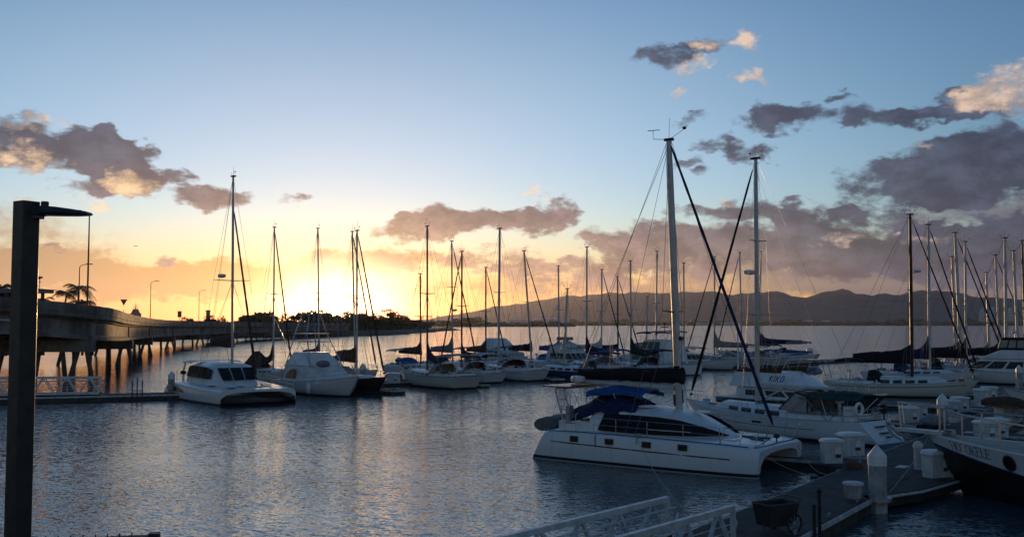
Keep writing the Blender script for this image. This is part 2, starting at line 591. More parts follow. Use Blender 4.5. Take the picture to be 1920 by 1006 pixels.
mb = MB()
prof2 = ((0, -1), (15, 1.2), (300, 3), (900, 6))
mb.sheet([[(x, 2300 + k, z) for x in (-3200, -1500, -600, -200, 0, 132)] for k, z in prof2])
mb.sheet([[(x, 3780 + k, z) for x in (200, 600, 1000, 1500, 2200, 4200)] for k, z in prof2])
structure(mb.build('far_shore', landm))

# the wood along the far shore, too far off to tell one tree from the next
mb = MB()
random.seed(3)
for k in range(640):
    px = 700 + 1330 * random.random()
    y0 = shore(px) + 4 + random.random() * 110
    far = 1.0 if y0 < 3000 else 1.6
    r = random.uniform(6, 15) * far
    h = random.uniform(5, 9) * far * (1.7 if random.random() < 0.08 else 1)
    x = (px - 960) / F * y0
    mb.blob((x, y0, h * 0.4), r * 1.5, r, h * 0.75, 7, 5, 0.55, k * 0.37)
structure(mb.build('far_shore_wood', leaf, smooth=0), 'stuff')

# pale sheds and towers on the far shore
wallm = mat('pale_wall', (0.55, 0.52, 0.48), 0.8, var=0.15, vs=0.05)
roofm = mat('shed_roof', (0.62, 0.62, 0.60), 0.6, var=0.12, vs=0.05)


def shed(px0, px1, ptop, y, label, lo=1.0, roof=True):
    a, b2 = (px0 - 960) / F * y, (px1 - 960) / F * y
    h = EYE + (HY - ptop) / F * y
    r = thing('far_building', label, 'building', ((a + b2) / 2, y, 0), 0, 'pale buildings on the far shore')
    w = (b2 - a) / 2
    mb = MB()
    mb.box(-w, w, 0, 30, lo - 1, h * 0.8)
    mb.build('wall', wallm, r)
    mb = MB()
    if roof:
        mb.prism([(-w - .5, -1), (w + .5, -1), (w + .5, 31), (-w - .5, 31)], h * 0.8, h * 0.83)
        mb.loft([[Vector((-w, -0.5, h * .83)), Vector((-w, 15, h)), Vector((-w, 30.5, h * .83))], [Vector((w, -0.5, h * .83)), Vector((w, 15, h)), Vector((w, 30.5, h * .83))]], True, True, True)
    else:
        mb.box(-w * .6, w * .6, 5, 20, h * .8, h)
    mb.build('roof', roofm, r)


shed(1302, 1338, 604.5, 3770, 'long white low shed on the far shore behind the crossing furled sails')
shed(1352, 1388, 604.2, 3772, 'shorter pale shed on the far shore right of the long white shed')
shed(1511, 1524, 599.5, 3900, 'small square cream block above the far wood, left of the lit roof')
shed(1543, 1556, 600.5, 3900, 'low pale block with a bright roof above the far wood')
shed(1838, 1846, 578, 7000, 'slim hazy tower block behind the masts at far right', 1, False)
shed(1858, 1865, 574, 7200, 'taller hazy tower block between the masts at far right', 1, False)
shed(1890, 1899, 577, 7100, 'broad hazy tower block near the right edge of the far shore', 1, False)
shed(957, 985, 597.2, 4300, 'pale terminal roof at the mountain foot behind the white mast', 1)
shed(1003, 1042, 595.6, 4400, 'long pale terminal roof at the mountain foot beside the blue sail cover', 1)

# even haze over the whole bay
hz = bpy.data.materials.new('haze_air')
hz.use_nodes = True
hz.node_tree.nodes.remove(hz.node_tree.nodes['Principled BSDF'])
pv = hz.node_tree.nodes.new('ShaderNodeVolumePrincipled')
pv.inputs['Color'].default_value = (0.74, 0.74, 0.92, 1)
pv.inputs['Density'].default_value = 1.7e-5
pv.inputs['Anisotropy'].default_value = 0.66
hz.node_tree.links.new(pv.outputs[0], hz.node_tree.nodes['Material Output'].inputs['Volume'])
mb = MB()
mb.box(-XW - 400, XW + 400, -450, 15900, -4, 640)
structure(mb.build('haze', hz, smooth=0), 'stuff')

# ------------------------------------------------------------------ left shore, trees
mb = MB()
edge = [(-420, 330), (-175, 352), (-128, 400), (-108, 470), (-84, 505), (-72, 512), (-62, 600), (-66, 640), (-58, 760), (-64, 800), (-52, 1000), (-70, 1040), (-90, 1500), (-140, 2320)]
rows = []
for (x, y) in edge:
    rows.append([(x + 3, y - 3, -1.5), (x, y, 0.5), (x - 6, y + 2, 1.7), (x - 60, y + 20, 2.2), (x - 700, y + 60, 3)])
mb.sheet(rows)
structure(mb.build('shore_ground', landm))


def crown_mesh(seed, rx, rz, n, leafsize, flat=1.0):
    """a crown of many leaf clumps spread through an uneven volume"""
    rnd = random.Random(seed)
    lobes = [(Vector((rnd.uniform(-.55, .55) * rx, rnd.uniform(-.55, .55) * rx, rz * rnd.uniform(.35, .95) * flat)), rnd.uniform(.32, .55) * rx) for _ in range(9)]
    mb = MB()
    for _ in range(n):
        c, r = rnd.choice(lobes)
        dv = Vector((rnd.gauss(0, 1), rnd.gauss(0, 1), rnd.gauss(0, 1))).normalized()
        p = c + Vector((dv.x, dv.y, dv.z * .75)) * r * rnd.uniform(.55, 1.05)
        u = Vector((rnd.gauss(0, 1), rnd.gauss(0, 1), rnd.gauss(0, .6))).normalized()
        w = u.cross(dv + Vector((rnd.gauss(0, .4), rnd.gauss(0, .4), rnd.gauss(0, .4)))).normalized()
        s = leafsize * rnd.uniform(.5, 1.3)
        mb.add([p - u * s, p + w * s * .6, p + u * s, p - w * s * .6], [(0, 1, 2, 3)])
    return mb


def trunk_mesh(seed, h, r, rx):
    rnd = random.Random(seed)
    mb = MB()
    mb.tube([(0, 0, -.6), (.05 * h, 0, h * .3), (.02 * h, .03 * h, h * .6)], [r, r * .8, r * .5], 7)
    for k in range(5):
        a = k * 1.3 + rnd.random()
        e = Vector((math.cos(a) * rx * .6, math.sin(a) * rx * .6, h * rnd.uniform(.6, .85)))
        mb.tube([(.04 * h, 0, h * (.3 + .05 * k)), e * .6 + Vector((0, 0, h * .1)), e], [r * .5, r * .3, r * .1], 5)
    return mb


TREES = []
for k, (rx, rz) in enumerate(((9, 10), (7, 9), (12, 9), (6, 11))):
    r = thing('tree', 'x', 'tree', (0, 0, -80))
    trunk_mesh(k, rz, .45, rx).build('trunk', bark, r)
    crown_mesh(k + 5, rx, rz * 1.05, 1500, 0.85).build('crown', leaf, r, smooth=0)
    TREES.append(r)
used = [False] * 4


def tree(kind, loc, s, rz, label, group='trees on the shore behind the bridge', sz=None):
    o = TREES[kind] if not used[kind] else clone(TREES[kind])
    used[kind] = True
    o.location = loc
    o.rotation_euler = (0, 0, rz)
    o.scale = (s, s, s * (sz or 1))
    tag(o, label, 'tree', group)
    return o


random.seed(11)
# tops of the tree line as seen, one tree added: pixel column, row of the top, width in pixels, distance, what it is
TL = [
    (352, 598, 22, 520, 'low dark tree above the bridge rail left of the second lamp on the causeway'),
    (398, 597, 26, 520, 'small dark tree just left of the concrete tower above the bridge'),
    (415, 595, 18, 560, 'narrow dark tree beside the concrete tower above the bridge'),
    (445, 593, 34, 540, 'low spreading tree right of the catamaran mast above the bridge rail'),
    (462, 594, 30, 545, 'low tree below the hanging anchor line left of the domed tree'),
    (490, 585, 54, 520, 'large domed tree behind the bridge, left of the second mast'),
    (520, 592, 36, 530, 'tree between the domed tree and the tower of the sportfishing boat'),
    (548, 592, 32, 560, 'low tree behind the tower of the sportfishing boat'),
    (574, 587, 40, 600, 'broad tree just left of the mast nearest the glare'),
    (600, 586, 40, 610, 'broad tree crossed by the mast left of the sun'),
    (628, 592, 36, 620, 'tree right under the setting sun'),
    (642, 591, 30, 640, 'added tree blocking the sun glint through the gap just right of the setting sun'),  # extra tree, put in to stop the sun glinting on the water
    (655, 589, 36, 620, 'tree crossed by the pair of close masts right of the sun'),
    (684, 587, 34, 640, 'tree between the paired masts and their furled sails'),
    (708, 590, 32, 650, 'tree at the right of the furled sails, left of the palms'),
    (728, 586, 38, 700, 'tree beneath the tall palms on the point'),
    (752, 592, 32, 800, 'tree on the slope right of the tall palms'),
    (778, 599, 28, 900, 'low tree near the tip of the wooded point'),
    (800, 601, 24, 1100, 'last low tree behind the tall mast at the tip of the point'),
    (846, 597.5, 36, 2310, 'domed tree on the far shore left of the reddish mast'),
    (885, 596, 40, 2312, 'larger domed tree on the far shore between two thin masts'),
    (1002, 601, 30, 2314, 'low broad tree on the far shore left of the shore lights'),
]
for k, (px, top, wpx, y, lab) in enumerate(TL):
    z0 = 1.5
    h = EYE + (HY - top) / F * y - z0
    kind = (0, 1, 2, 3)[k % 4]
    rx, rz = ((9, 10), (7, 9), (12, 9), (6, 11))[kind]
    wid = wpx / F * y
    s = wid / (1.55 * rx)
    p = Y(px, 600, y)
    tree(kind, (p.x, y, z0), s, k * 1.1, lab, 'trees on the far shore' if y > 2000 else 'trees on the shore behind the bridge', h / (rz * 1.12) / s)
# bushes that close the foot of the wood
mb = MB()
rnd = random.Random(4)
for k in range(5200):
    px = rnd.uniform(330, 800)
    y = 505 + rnd.random() * 60 + max(0, px - 600) * 2.0
    p = Y(px, 605, y)
    c = Vector((p.x, y, 1.2 + rnd.random() ** 1.5 * 5.2 * (1.1 - max(0, px - 640) / 260)))
    u = Vector((rnd.gauss(0, 1), rnd.gauss(0, 1), rnd.gauss(0, .7))).normalized()
    w = u.cross(Vector((rnd.gauss(0, 1), rnd.gauss(0, 1), rnd.gauss(0, 1)))).normalized()
    s = rnd.uniform(.8, 2.0)
    mb.add([c - u * s, c + w * s * .6, c + u * s, c - w * s * .6], [(0, 1, 2, 3)])
structure(mb.build('shore_undergrowth', leaf, smooth=0), 'stuff')


def palm_parts(seed, h, lean, n=15, fl=2.6):
    rnd = random.Random(seed)
    mb = MB()
    pts = [(lean * (k / 5) ** 2, 0, h * k / 5) for k in range(6)]
    mb.tube(pts, [.2, .17, .15, .14, .13, .12], 7)
    fr = MB()
    for k in range(n):
        a = 2 * math.pi * k / n + rnd.uniform(-.2, .2)
        up = rnd.uniform(-.35, 1.1)
        L = fl * rnd.uniform(.8, 1.1)
        pr = []
        for j in range(7):
            tt = j / 6
            rr = L * tt * math.cos(up * .7) * (1 - .12 * tt)
            zz = L * (math.sin(up * .7) * tt - .62 * tt * tt)
            pr.append(Vector((lean + math.cos(a) * rr, math.sin(a) * rr, h + zz)))
        side = Vector((-math.sin(a), math.cos(a), 0))
        fr.tube(pr, [.04, .035, .03, .025, .02, .015, .01], 4)
        for j in range(1, 24):
            tt = j / 24
            i0 = min(5, int(tt * 6))
            p = pr[i0].lerp(pr[i0 + 1], tt * 6 - i0)
            ax = (pr[i0 + 1] - pr[i0]).normalized()
            ll = fl * .30 * math.sin(math.pi * min(.95, tt * .85 + .12))
            for sg in (-1, 1):
                e = p + side * sg * ll * .75 + ax * ll * .5 - Vector((0, 0, ll * rnd.uniform(.3, .7)))
                fr.add([p - ax * .05, p + ax * .05, e], [(0, 1, 2)])
    return mb, fr


def palm(px, top, y, zb, lab, seed, s=1.0, lean=.4, group='coconut palms behind the bridge'):
    p = Y(px, 560, y)
    ht = EYE + (HY - top) / F * y - zb
    r = thing('palm_tree', lab, 'palm', (p.x, y, zb), seed * .9, group)
    a, f = palm_parts(seed, ht - .9 * s, lean, 16, 2.6 * s)
    a.build('trunk', bark, r)
    f.build('crown', leaf2, r, smooth=0)


palm(120, 537, 165, 1.5, 'shorter coconut palm left of the tall palm beyond the bridge rail', 1, 1.15)
palm(146, 525, 160, 1.5, 'tallest coconut palm beyond the bridge rail beside the lamp post', 2, 1.35)
palm(157, 553, 150, 1.5, 'lowest coconut palm with fronds just over the bridge rail at the lamp post', 3, 1.2)
palm(176, 569, 150, 1.5, 'palm whose frond tips barely clear the bridge rail', 6, .8)
palm(8, 526, 150, 1.5, 'coconut palm at the left edge behind the big lamp post', 4, 1.1)
palm(84, 551, 150, 1.5, 'ragged palm under the flat roof beside the big lamp post', 5, 1.1)
for k, (px, top, y, lab) in enumerate(((722, 578, 690, 'left of the two tall palms on the wooded point'), (733, 577, 695, 'taller of the two tall palms on the wooded point'), (742, 582, 700, 'shorter palm just right of the two tall palms on the point'),
                                       (806, 590, 1300, 'lone palm left of the tall dark mast at the tip of the point'), (790, 592, 1200, 'leaning palm at the tip of the point'), (821, 590, 1500, 'palm beyond the tip of the point'), (394, 588, 520, 'small palm beside the concrete tower above the bridge'),
                                       (606, 578, 600, 'palm beside the mast left of the sun'))):
    palm(px, top, y, 1.5, lab, 10 + k, 1.6 if y < 1000 else 2.0, .5, 'palms on the wooded point')

# ------------------------------------------------------------------ the causeway bridge
EDGE = [(-150, 70, 10.6), (-100, 83, 10.4), (-75, 91.5, 9.9), (-62, 97.5, 9.5), (-53.5, 102.8, 9.05), (-48.8, 107.6, 8.6), (-47.0, 112, 8.25), (-47.2, 117, 8.1), (-49.2, 125, 7.9), (-53, 137, 7.7), (-59.5, 158, 7.5), (-69, 190, 7.3), (-79, 228, 7.1), (-88, 275, 6.95), (-94, 330, 6.85), (-96, 400, 6.75), (-93, 470, 6.7), (-86, 530, 6.6)]


def offset(poly, dd):
    out = []
    for k, (x, y, z) in enumerate(poly):
        a = Vector(poly[max(k - 1, 0)][:2])
        c = Vector(poly[min(k + 1, len(poly) - 1)][:2])
        tn = (c - a).normalized()
        out.append((x - tn.y * dd, y + tn.x * dd, z))
    return out


def at_edge(k, dd):
    return offset(EDGE, dd)[k]


bridge = thing('causeway_bridge', 'curved concrete road bridge on slanted piles running off behind the boats', 'bridge', (-60, 130, 0))
br0 = Vector((-60, 130, 0))


def rail_strip(dds, zs):
    """cross-section (offset inwards, height below the rail top) swept along the edge"""
    rows = []
    lines = [offset(EDGE, dd) for dd in dds]
    for k in range(len(EDGE)):
        rows.append([Vector((lines[j][k][0], lines[j][k][1], EDGE[k][2] + zs[j])) - br0 for j in range(len(dds))])
    return rows


mb = MB()
mb.loft(rail_strip((0, 0, .06, .06, .0, .0, .25, .3, .3), (0, -.95, -.99, -1.03, -1.07, -1.45, -1.45, -1.4, 0)), True, True, True)
mb.build('parapet', concrete, bridge, 30)
mb = MB()
mb.loft(rail_strip((.3, .3, 11, 11), (-1.05, -1.5, -1.5, -1.05)), True, True, True)
mb.build('deck', concrete, bridge, 30)
mb = MB()
mb.loft(rail_strip((11, 11, 11.3, 11.3), (0, -1.5, -1.5, 0)), True, True, True)
mb.build('parapet', concrete, bridge, 30)
# girders in spans between the bents
bent_at = [(-100, 83.0), (-70, 93.5), (-47.0, 112.5), (-58.2, 154), (-71.5, 198), (-82.5, 244), (-90, 292), (-94.3, 345), (-96, 400), (-94, 452), (-89.5, 502)]


def edge_pt(s, dd):
    """point at arc length s along the edge, dd inwards"""
    acc = 0
    for (a, c) in zip(EDGE, EDGE[1:]):
        l = (Vector(c[:2]) - Vector(a[:2])).length
        if s <= acc + l or c is EDGE[-1]:
            f = min(1.0, max(0, (s - acc) / l))
            tn = (Vector(c[:2]) - Vector(a[:2])) / l
            return Vector((a[0] + (c[0] - a[0]) * f - tn.y * dd, a[1] + (c[1] - a[1]) * f + tn.x * dd, a[2] + (c[2] - a[2]) * f)), tn
        acc += l


def arc_of(pt):
    best, bs = 1e9, 0
    s = 0
    tot = sum((Vector(c[:2]) - Vector(a[:2])).length for a, c in zip(EDGE, EDGE[1:]))
    while s < tot:
        p, _ = edge_pt(s, 0)
        d2 = (p.x - pt[0]) ** 2 + (p.y - pt[1]) ** 2
        if d2 < best:
            best, bs = d2, s
        s += .5
    return bs


BS = [arc_of(p) for p in bent_at]
TOT = sum((Vector(c[:2]) - Vector(a[:2])).length for a, c in zip(EDGE, EDGE[1:]))
for j, (s0, s1) in enumerate(zip([0] + BS, BS + [TOT])):
    for dd in (1.0, 4.2, 7.4, 10.2):
        rows = []
        m_ = max(2, int((s1 - s0) / 6))
        for k in range(m_ + 1):
            s = s0 + .35 + (s1 - s0 - .7) * k / m_
            p, tn = edge_pt(s, dd)
            nn = Vector((-tn.y, tn.x, 0))
            zt = p.z - 1.5
            sec = [(-.45, 0), (-.45, -.16), (-.12, -.32), (-.12, -1.75), (-.38, -1.95), (-.38, -2.3), (.38, -2.3), (.38, -1.95), (.12, -1.75), (.12, -.32), (.45, -.16), (.45, 0)]
            rows.append([Vector((p.x, p.y, zt - .003)) + nn * u + Vector((0, 0, v)) - br0 for u, v in sec])
        mb = MB()
        mb.loft(rows, True, True, True)
        mb.build('girder', concrete, bridge, 25)
for j, s in enumerate(BS):
    p, tn = edge_pt(s, 0)
    nn = Vector((-tn.y, tn.x, 0)).normalized()
    zt = p.z - 3.82
    M = Matrix.Translation(Vector((p.x, p.y, zt)) - br0) @ Matrix.Rotation(math.atan2(nn.y, nn.x), 4, 'Z')
    mb = MB()
    mb.box(.2, 11.2, -.75, .75, -1.35, 0, M)
    mb.build('pile_cap', concrete, bridge, 0)
    for u in (1.2, 6.0, 10.4):
        mb = MB()
        mb.box(u - .45, u + .45, -.3, .3, 0, .0 + 2.1, M)
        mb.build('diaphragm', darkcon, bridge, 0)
    for u, lx, ly in ((.9, -1.0, -.2), (1.9, .9, 1.2), (3.6, 0, -1.3), (6.2, 0, 1.3), (8.6, 0, -1.2), (10.2, 1.0, .3)):
        mb = MB()
        c0 = M @ Vector((u, 0, -1.3))
        c1 = M @ Vector((u + lx * .8, ly, -zt - 1.2))
        mb.tube([c0, c1], .27, 8)
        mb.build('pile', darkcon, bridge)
# hanging pipes under the left parapet
mb = MB()
for s0, s1 in ((2, 46), (48, BS[2] - 8.0)):
    pp = [edge_pt(s0 + (s1 - s0) * k / 6, -.35)[0] + Vector((0, 0, -2.35)) - br0 for k in range(7)]
    mb.tube(pp, .13, 8)
    for q_ in pp[1::2]:
        mb.tube([q_, q_ + Vector((.0, .3, 1.0))], .03, 5)
mb.build('drain_pipe', strip, bridge)


def street_lamp(px, topy, y, zb, lab, arm):
    p = Y(px, 560, y)
    h = EYE + (HY - topy) / F * y - zb
    r = thing('bridge_lamp', lab, 'street lamp', (p.x, y, zb), 0, 'lamp posts along the bridge road')
    k = y / 150
    mb = MB()
    mb.tube([(0, 0, 0), (0, 0, h * .5), (0, 0, h - .3)], [.13, .10, .07], 8)
    mb.build('post', alud, r)
    mb = MB()
    mb.tube([(0, 0, h - .3), (arm * .25, 0, h - .02), (arm, 0, h + .15)], [.06, .05, .05], 6)
    mb.build('arm', alud, r)
    mb = MB()
    mb.loft([[Vector((arm + sx * arm / abs(arm), sy, h + .15 + sz)) for sy, sz in ((-w, -.04), (w, -.04), (w * .7, .1), (-w * .7, .1))] for sx, w in ((-.05, .08), (.2, .16), (.75, .12), (.95, .04))], True, True, True)
    mb.build('lamp_head', alud, r)


street_lamp(164, 397, 113.6, 7.0, 'tallest road lamp, right under the tip of the big lamp head', -1.0)
street_lamp(148, 497, 150, 7.4, 'road lamp rising behind the coconut palms', 1.0)
street_lamp(282.5, 528, 238, 5.6, 'road lamp on the bridge right of the triangular sign', 1.0)
street_lamp(373.5, 545, 330, 5.6, 'smaller road lamp on the bridge left of the catamaran mast', 1.2)
street_lamp(497, 558, 440, 5.3, 'faint road lamp above the domed tree left of the second mast', 1.4)

# give-way sign seen from behind
p = Y(232, 580, 146)
r = thing('yield_sign', 'triangular give way sign on a thin post above the bridge rail', 'road sign', (p.x, 146, 6.2))
mb = MB()
mb.tube([(0, 0, 0), (0, 0, 2.1)], .05, 6)
mb.build('post', galv, r)
zt = EYE + (HY - 561) / F * 146 - 6.2
mb = MB()
tri = [(-.52, zt), (.52, zt), (0, zt - .92)]
mb.loft([[Vector((x, -.06, z)) for x, z in tri], [Vector((x, -.03, z)) for x, z in tri]], True, True, True)
mb.build('plate', mat('sign_back', (0.22, 0.13, 0.12), 0.5, .2), r)
p = Y(337, 590, 300)
r = thing('road_sign', 'small square sign on a short post above the bridge rail', 'road sign', (p.x, 300, 5.6))
mb = MB()
mb.tube([(0, 0, 0), (0, 0, 4.5)], .07, 6)
mb.build('post', galv, r)
mb = MB()
mb.box(-.6, .6, -.12, -.08, 2.6, 4.5)
mb.build('plate', mat('sign_back', (0.1, 0.1, 0.1)), r)

# warship mast standing beyond the bridge
y = 900
p = Y(254, 600, y)
k = y / F
r = thing('warship', 'grey warship superstructure with a lattice mast far beyond the bridge', 'ship', (p.x, y, 0))
shipm = mat('warship_grey', (0.16, 0.17, 0.19), 0.7, var=0.12, vs=.2)
zz = lambda py: EYE + (HY - py) * k
mb = MB()
mb.loft([[Vector((x, yy, 0)) for x, yy in ((-60, -6), (-40, -14), (50, -14), (60, -8), (60, 8), (50, 14), (-40, 14), (-60, 6))], [Vector((x * 1.03, yy, zz(601))) for x, yy in ((-64, -2), (-40, -15), (50, -15), (60, -9), (60, 9), (50, 15), (-40, 15), (-64, 2))]], True, True, True)
mb.build('hull', shipm, r)
mb = MB()
mb.box(-9 * k * 1.0, 9 * k, -8, 8, zz(601), zz(594))
mb.box(-6 * k, 6 * k, -6, 6, zz(594), zz(587))
mb.loft([[Vector((x * 5 * k, yy * 5, zz(587))) for x, yy in ((-1, -1), (1, -1), (1, 1), (-1, 1))], [Vector((x * 2.6 * k, yy * 3, zz(579))) for x, yy in ((-1, -1), (1, -1), (1, 1), (-1, 1))]], True, True, True)
mb.build('superstructure', shipm, r)
mb = MB()
mb.tube([(0, 0, zz(580)), (0, 0, zz(574)), (0, 0, zz(566))], [1.2 * k, .6 * k, .2 * k], 6)
for pyy, w in ((580, 5), (577, 4), (573, 2.5)):
    mb.box(-w * k, w * k, -.5, .5, zz(pyy), zz(pyy - .8))
for sx in (-1, 1):
    mb.tube([(sx * 3.4 * k, 0, zz(579)), (sx * 3.0 * k, 0, zz(572))], .18 * k, 5)
mb.build('mast', shipm, r)

# concrete tower among the trees
p = Y(390, 600, 560)
r = thing('concrete_tower', 'pale square concrete tower with a wider flat top above the bridge', 'tower', (p.x, 560, 1))
k = 560 / F
mb = MB()
mb.box(-.9, .9, -.9, .9, 0, EYE + (HY - 583) * k - 1)
mb.build('shaft', concrete, r)
mb = MB()
mb.box(-1.15, 1.15, -1.15, 1.15, EYE + (HY - 583) * k - 1, EYE + (HY - 581) * k - 1)
mb.build('cap', concrete, r)

# flat-roofed pavilion behind the bridge at the left
r = thing('pavilion', 'low building with a flat pale blue roof behind the big lamp post', 'building', (-73, 150, 1.5))
bluer = mat('blue_fascia', (0.20, 0.27, 0.36), 0.6, var=.15, vs=.5)
a, c = Y(-30, 545, 148), Y(86, 545, 148)
z1 = EYE + (HY - 542) / F * 148 - 1.5
mb = MB()
mb.box(a.x + 73, c.x + 73, -4, .6, z1 - .55, z1 - .1)
mb.box(a.x + 72.7, c.x + 73.3, -4.3, .9, z1 - .1, z1)
mb.build('roof', bluer, r)
for xx in (a.x + 75, -1.6, c.x + 71.6):
    for yy in (-3, 0):
        mb = MB()
        mb.box(xx - .2, xx + .2, yy - .2, yy + .2, 0, z1 - .55)
        mb.build('column', concrete, r, 0)
mb = MB()
mb.box(a.x + 74, c.x + 70.5, -.1, .3, 0, z1 - .55)
mb.build('wall', darkcon, r)
mb = MB()
px_ = Y(68, 545, 147).x + 73
mb.tube([(px_, -2, z1), (px_, -2, z1 + 2.0)], .05, 6)
mb.box(px_ - .35, px_ + .05, -2.2, -1.8, z1 + 1.5, z1 + 1.9)
mb.blob((px_ + .28, -2, z1 + 1.75), .16, .16, .16, 8, 6)
mb.blob((px_ + .02, -2, z1 + 1.1), .12, .12, .16, 8, 6)
mb.build('camera_mast', blackp, r)

# far jetty with small craft under the wooded point
r = thing('jetty', 'low dark jetty along the shore below the setting sun', 'jetty', (-66, 480, 0))
mb = MB()
a, c = W(560, 632), W(688, 624)
dv = (c - a)
nn = Vector((-dv.y, dv.x, 0)).normalized()
o_ = Vector((-66, 480, 0))
mb.loft([[q_ + Vector((0, 0, z)) - o_ for q_, z in ((p_, -.5), (p_, .9), (p_ + nn * 5, .9), (p_ + nn * 5, -.5))] for p_ in (a, c)], True, True, True)
mb.build('deck', darkcon, r, 0)
for k in range(9):
    p_ = a.lerp(c, .04 + .92 * k / 8) - o_
    mb = MB()
    mb.tube([p_ - Vector((0, .3, 1)), p_ - Vector((0, .3, -2.2))], .18, 6)
    mb.build('pile', darkcon, r)
for k, (px, py, w, lab) in enumerate(((735, 624, 26, 'small dark moored boat nearest the wooded point'), (765, 621, 24, 'small dark moored boat right of the nearest one off the point'), (790, 616, 22, 'tiny dark moored boat farthest off the point, beside the tall mast'), (608, 640, 0, ''))):
    if not w:
        continue
    p = W(px, py)
    L = w / F * p.y
    r = thing('moored_boat', lab, 'boat', p, .1, 'small boats moored off the point')
    mb = MB()
    ring = lambda z, s: [Vector((x * L / 2 * s, yy * L / 7 * s, z)) for x, yy in ((-1, -.8), (-.2, -1), (.6, -.7), (1, 0), (.6, .7), (-.2, 1), (-1, .8))]
    mb.loft([ring(-.2, .8), ring(.5, .95), ring(L * .11, 1)], True, True, True)
    mb.build('hull', darkcon, r)
    mb = MB()
    mb.loft([[Vector((x * L * .2, yy * L * .09, L * .11)) for x, yy in ((-1, -1), (1, -1), (1, 1), (-1, 1))], [Vector((x * L * .15 - .4, yy * L * .08, L * .24)) for x, yy in ((-1, -1), (1, -1), (1, 1), (-1, 1))]], True, True, True)
    mb.build('cabin', alud, r)

# airliner climbing away at left
p = Y(254, 461, 2600)
r = thing('aeroplane', 'tiny airliner in the clear sky right of the big lamp', 'aeroplane', p, R(10))
mb = MB()
mb.tube([(-5.2, 0, 0), (-4.4, 0, 0), (3, 0, 0), (5, 0, .5)], [.15, .7, .7, .15], 8)
mb.build('fuselage', alud, r)
mb = MB()
for sy in (-1, 1):
    mb.loft([[Vector((-1.2, 0, -.1)), Vector((1.2, 0, -.1)), Vector((1.2, 0, .1)), Vector((-1.2, 0, .1))], [Vector((1.0, sy * 5, .4)), Vector((1.8, sy * 5, .4)), Vector((1.8, sy * 5, .5)), Vector((1.0, sy * 5, .5))]], True, True, True)
mb.build('wing', alud, r)
mb = MB()
mb.loft([[Vector((3.4, -.08, .4)), Vector((4.8, -.08, .4)), Vector((4.8, .08, .4)), Vector((3.4, .08, .4))], [Vector((4.6, -.05, 2.2)), Vector((5.3, -.05, 2.2)), Vector((5.3, .05, 2.2)), Vector((4.6, .05, 2.2))]], True, True, True)
mb.build('tail_fin', alud, r)

# ------------------------------------------------------------------ boats
def quadm(mb, a, b2, c, d2, th, nrm):
    n_ = Vector(nrm).normalized() * th
    p = [Vector(k) for k in (a, b2, c, d2)]
    mb.loft([p, [k + n_ for k in p]], True, True, True)


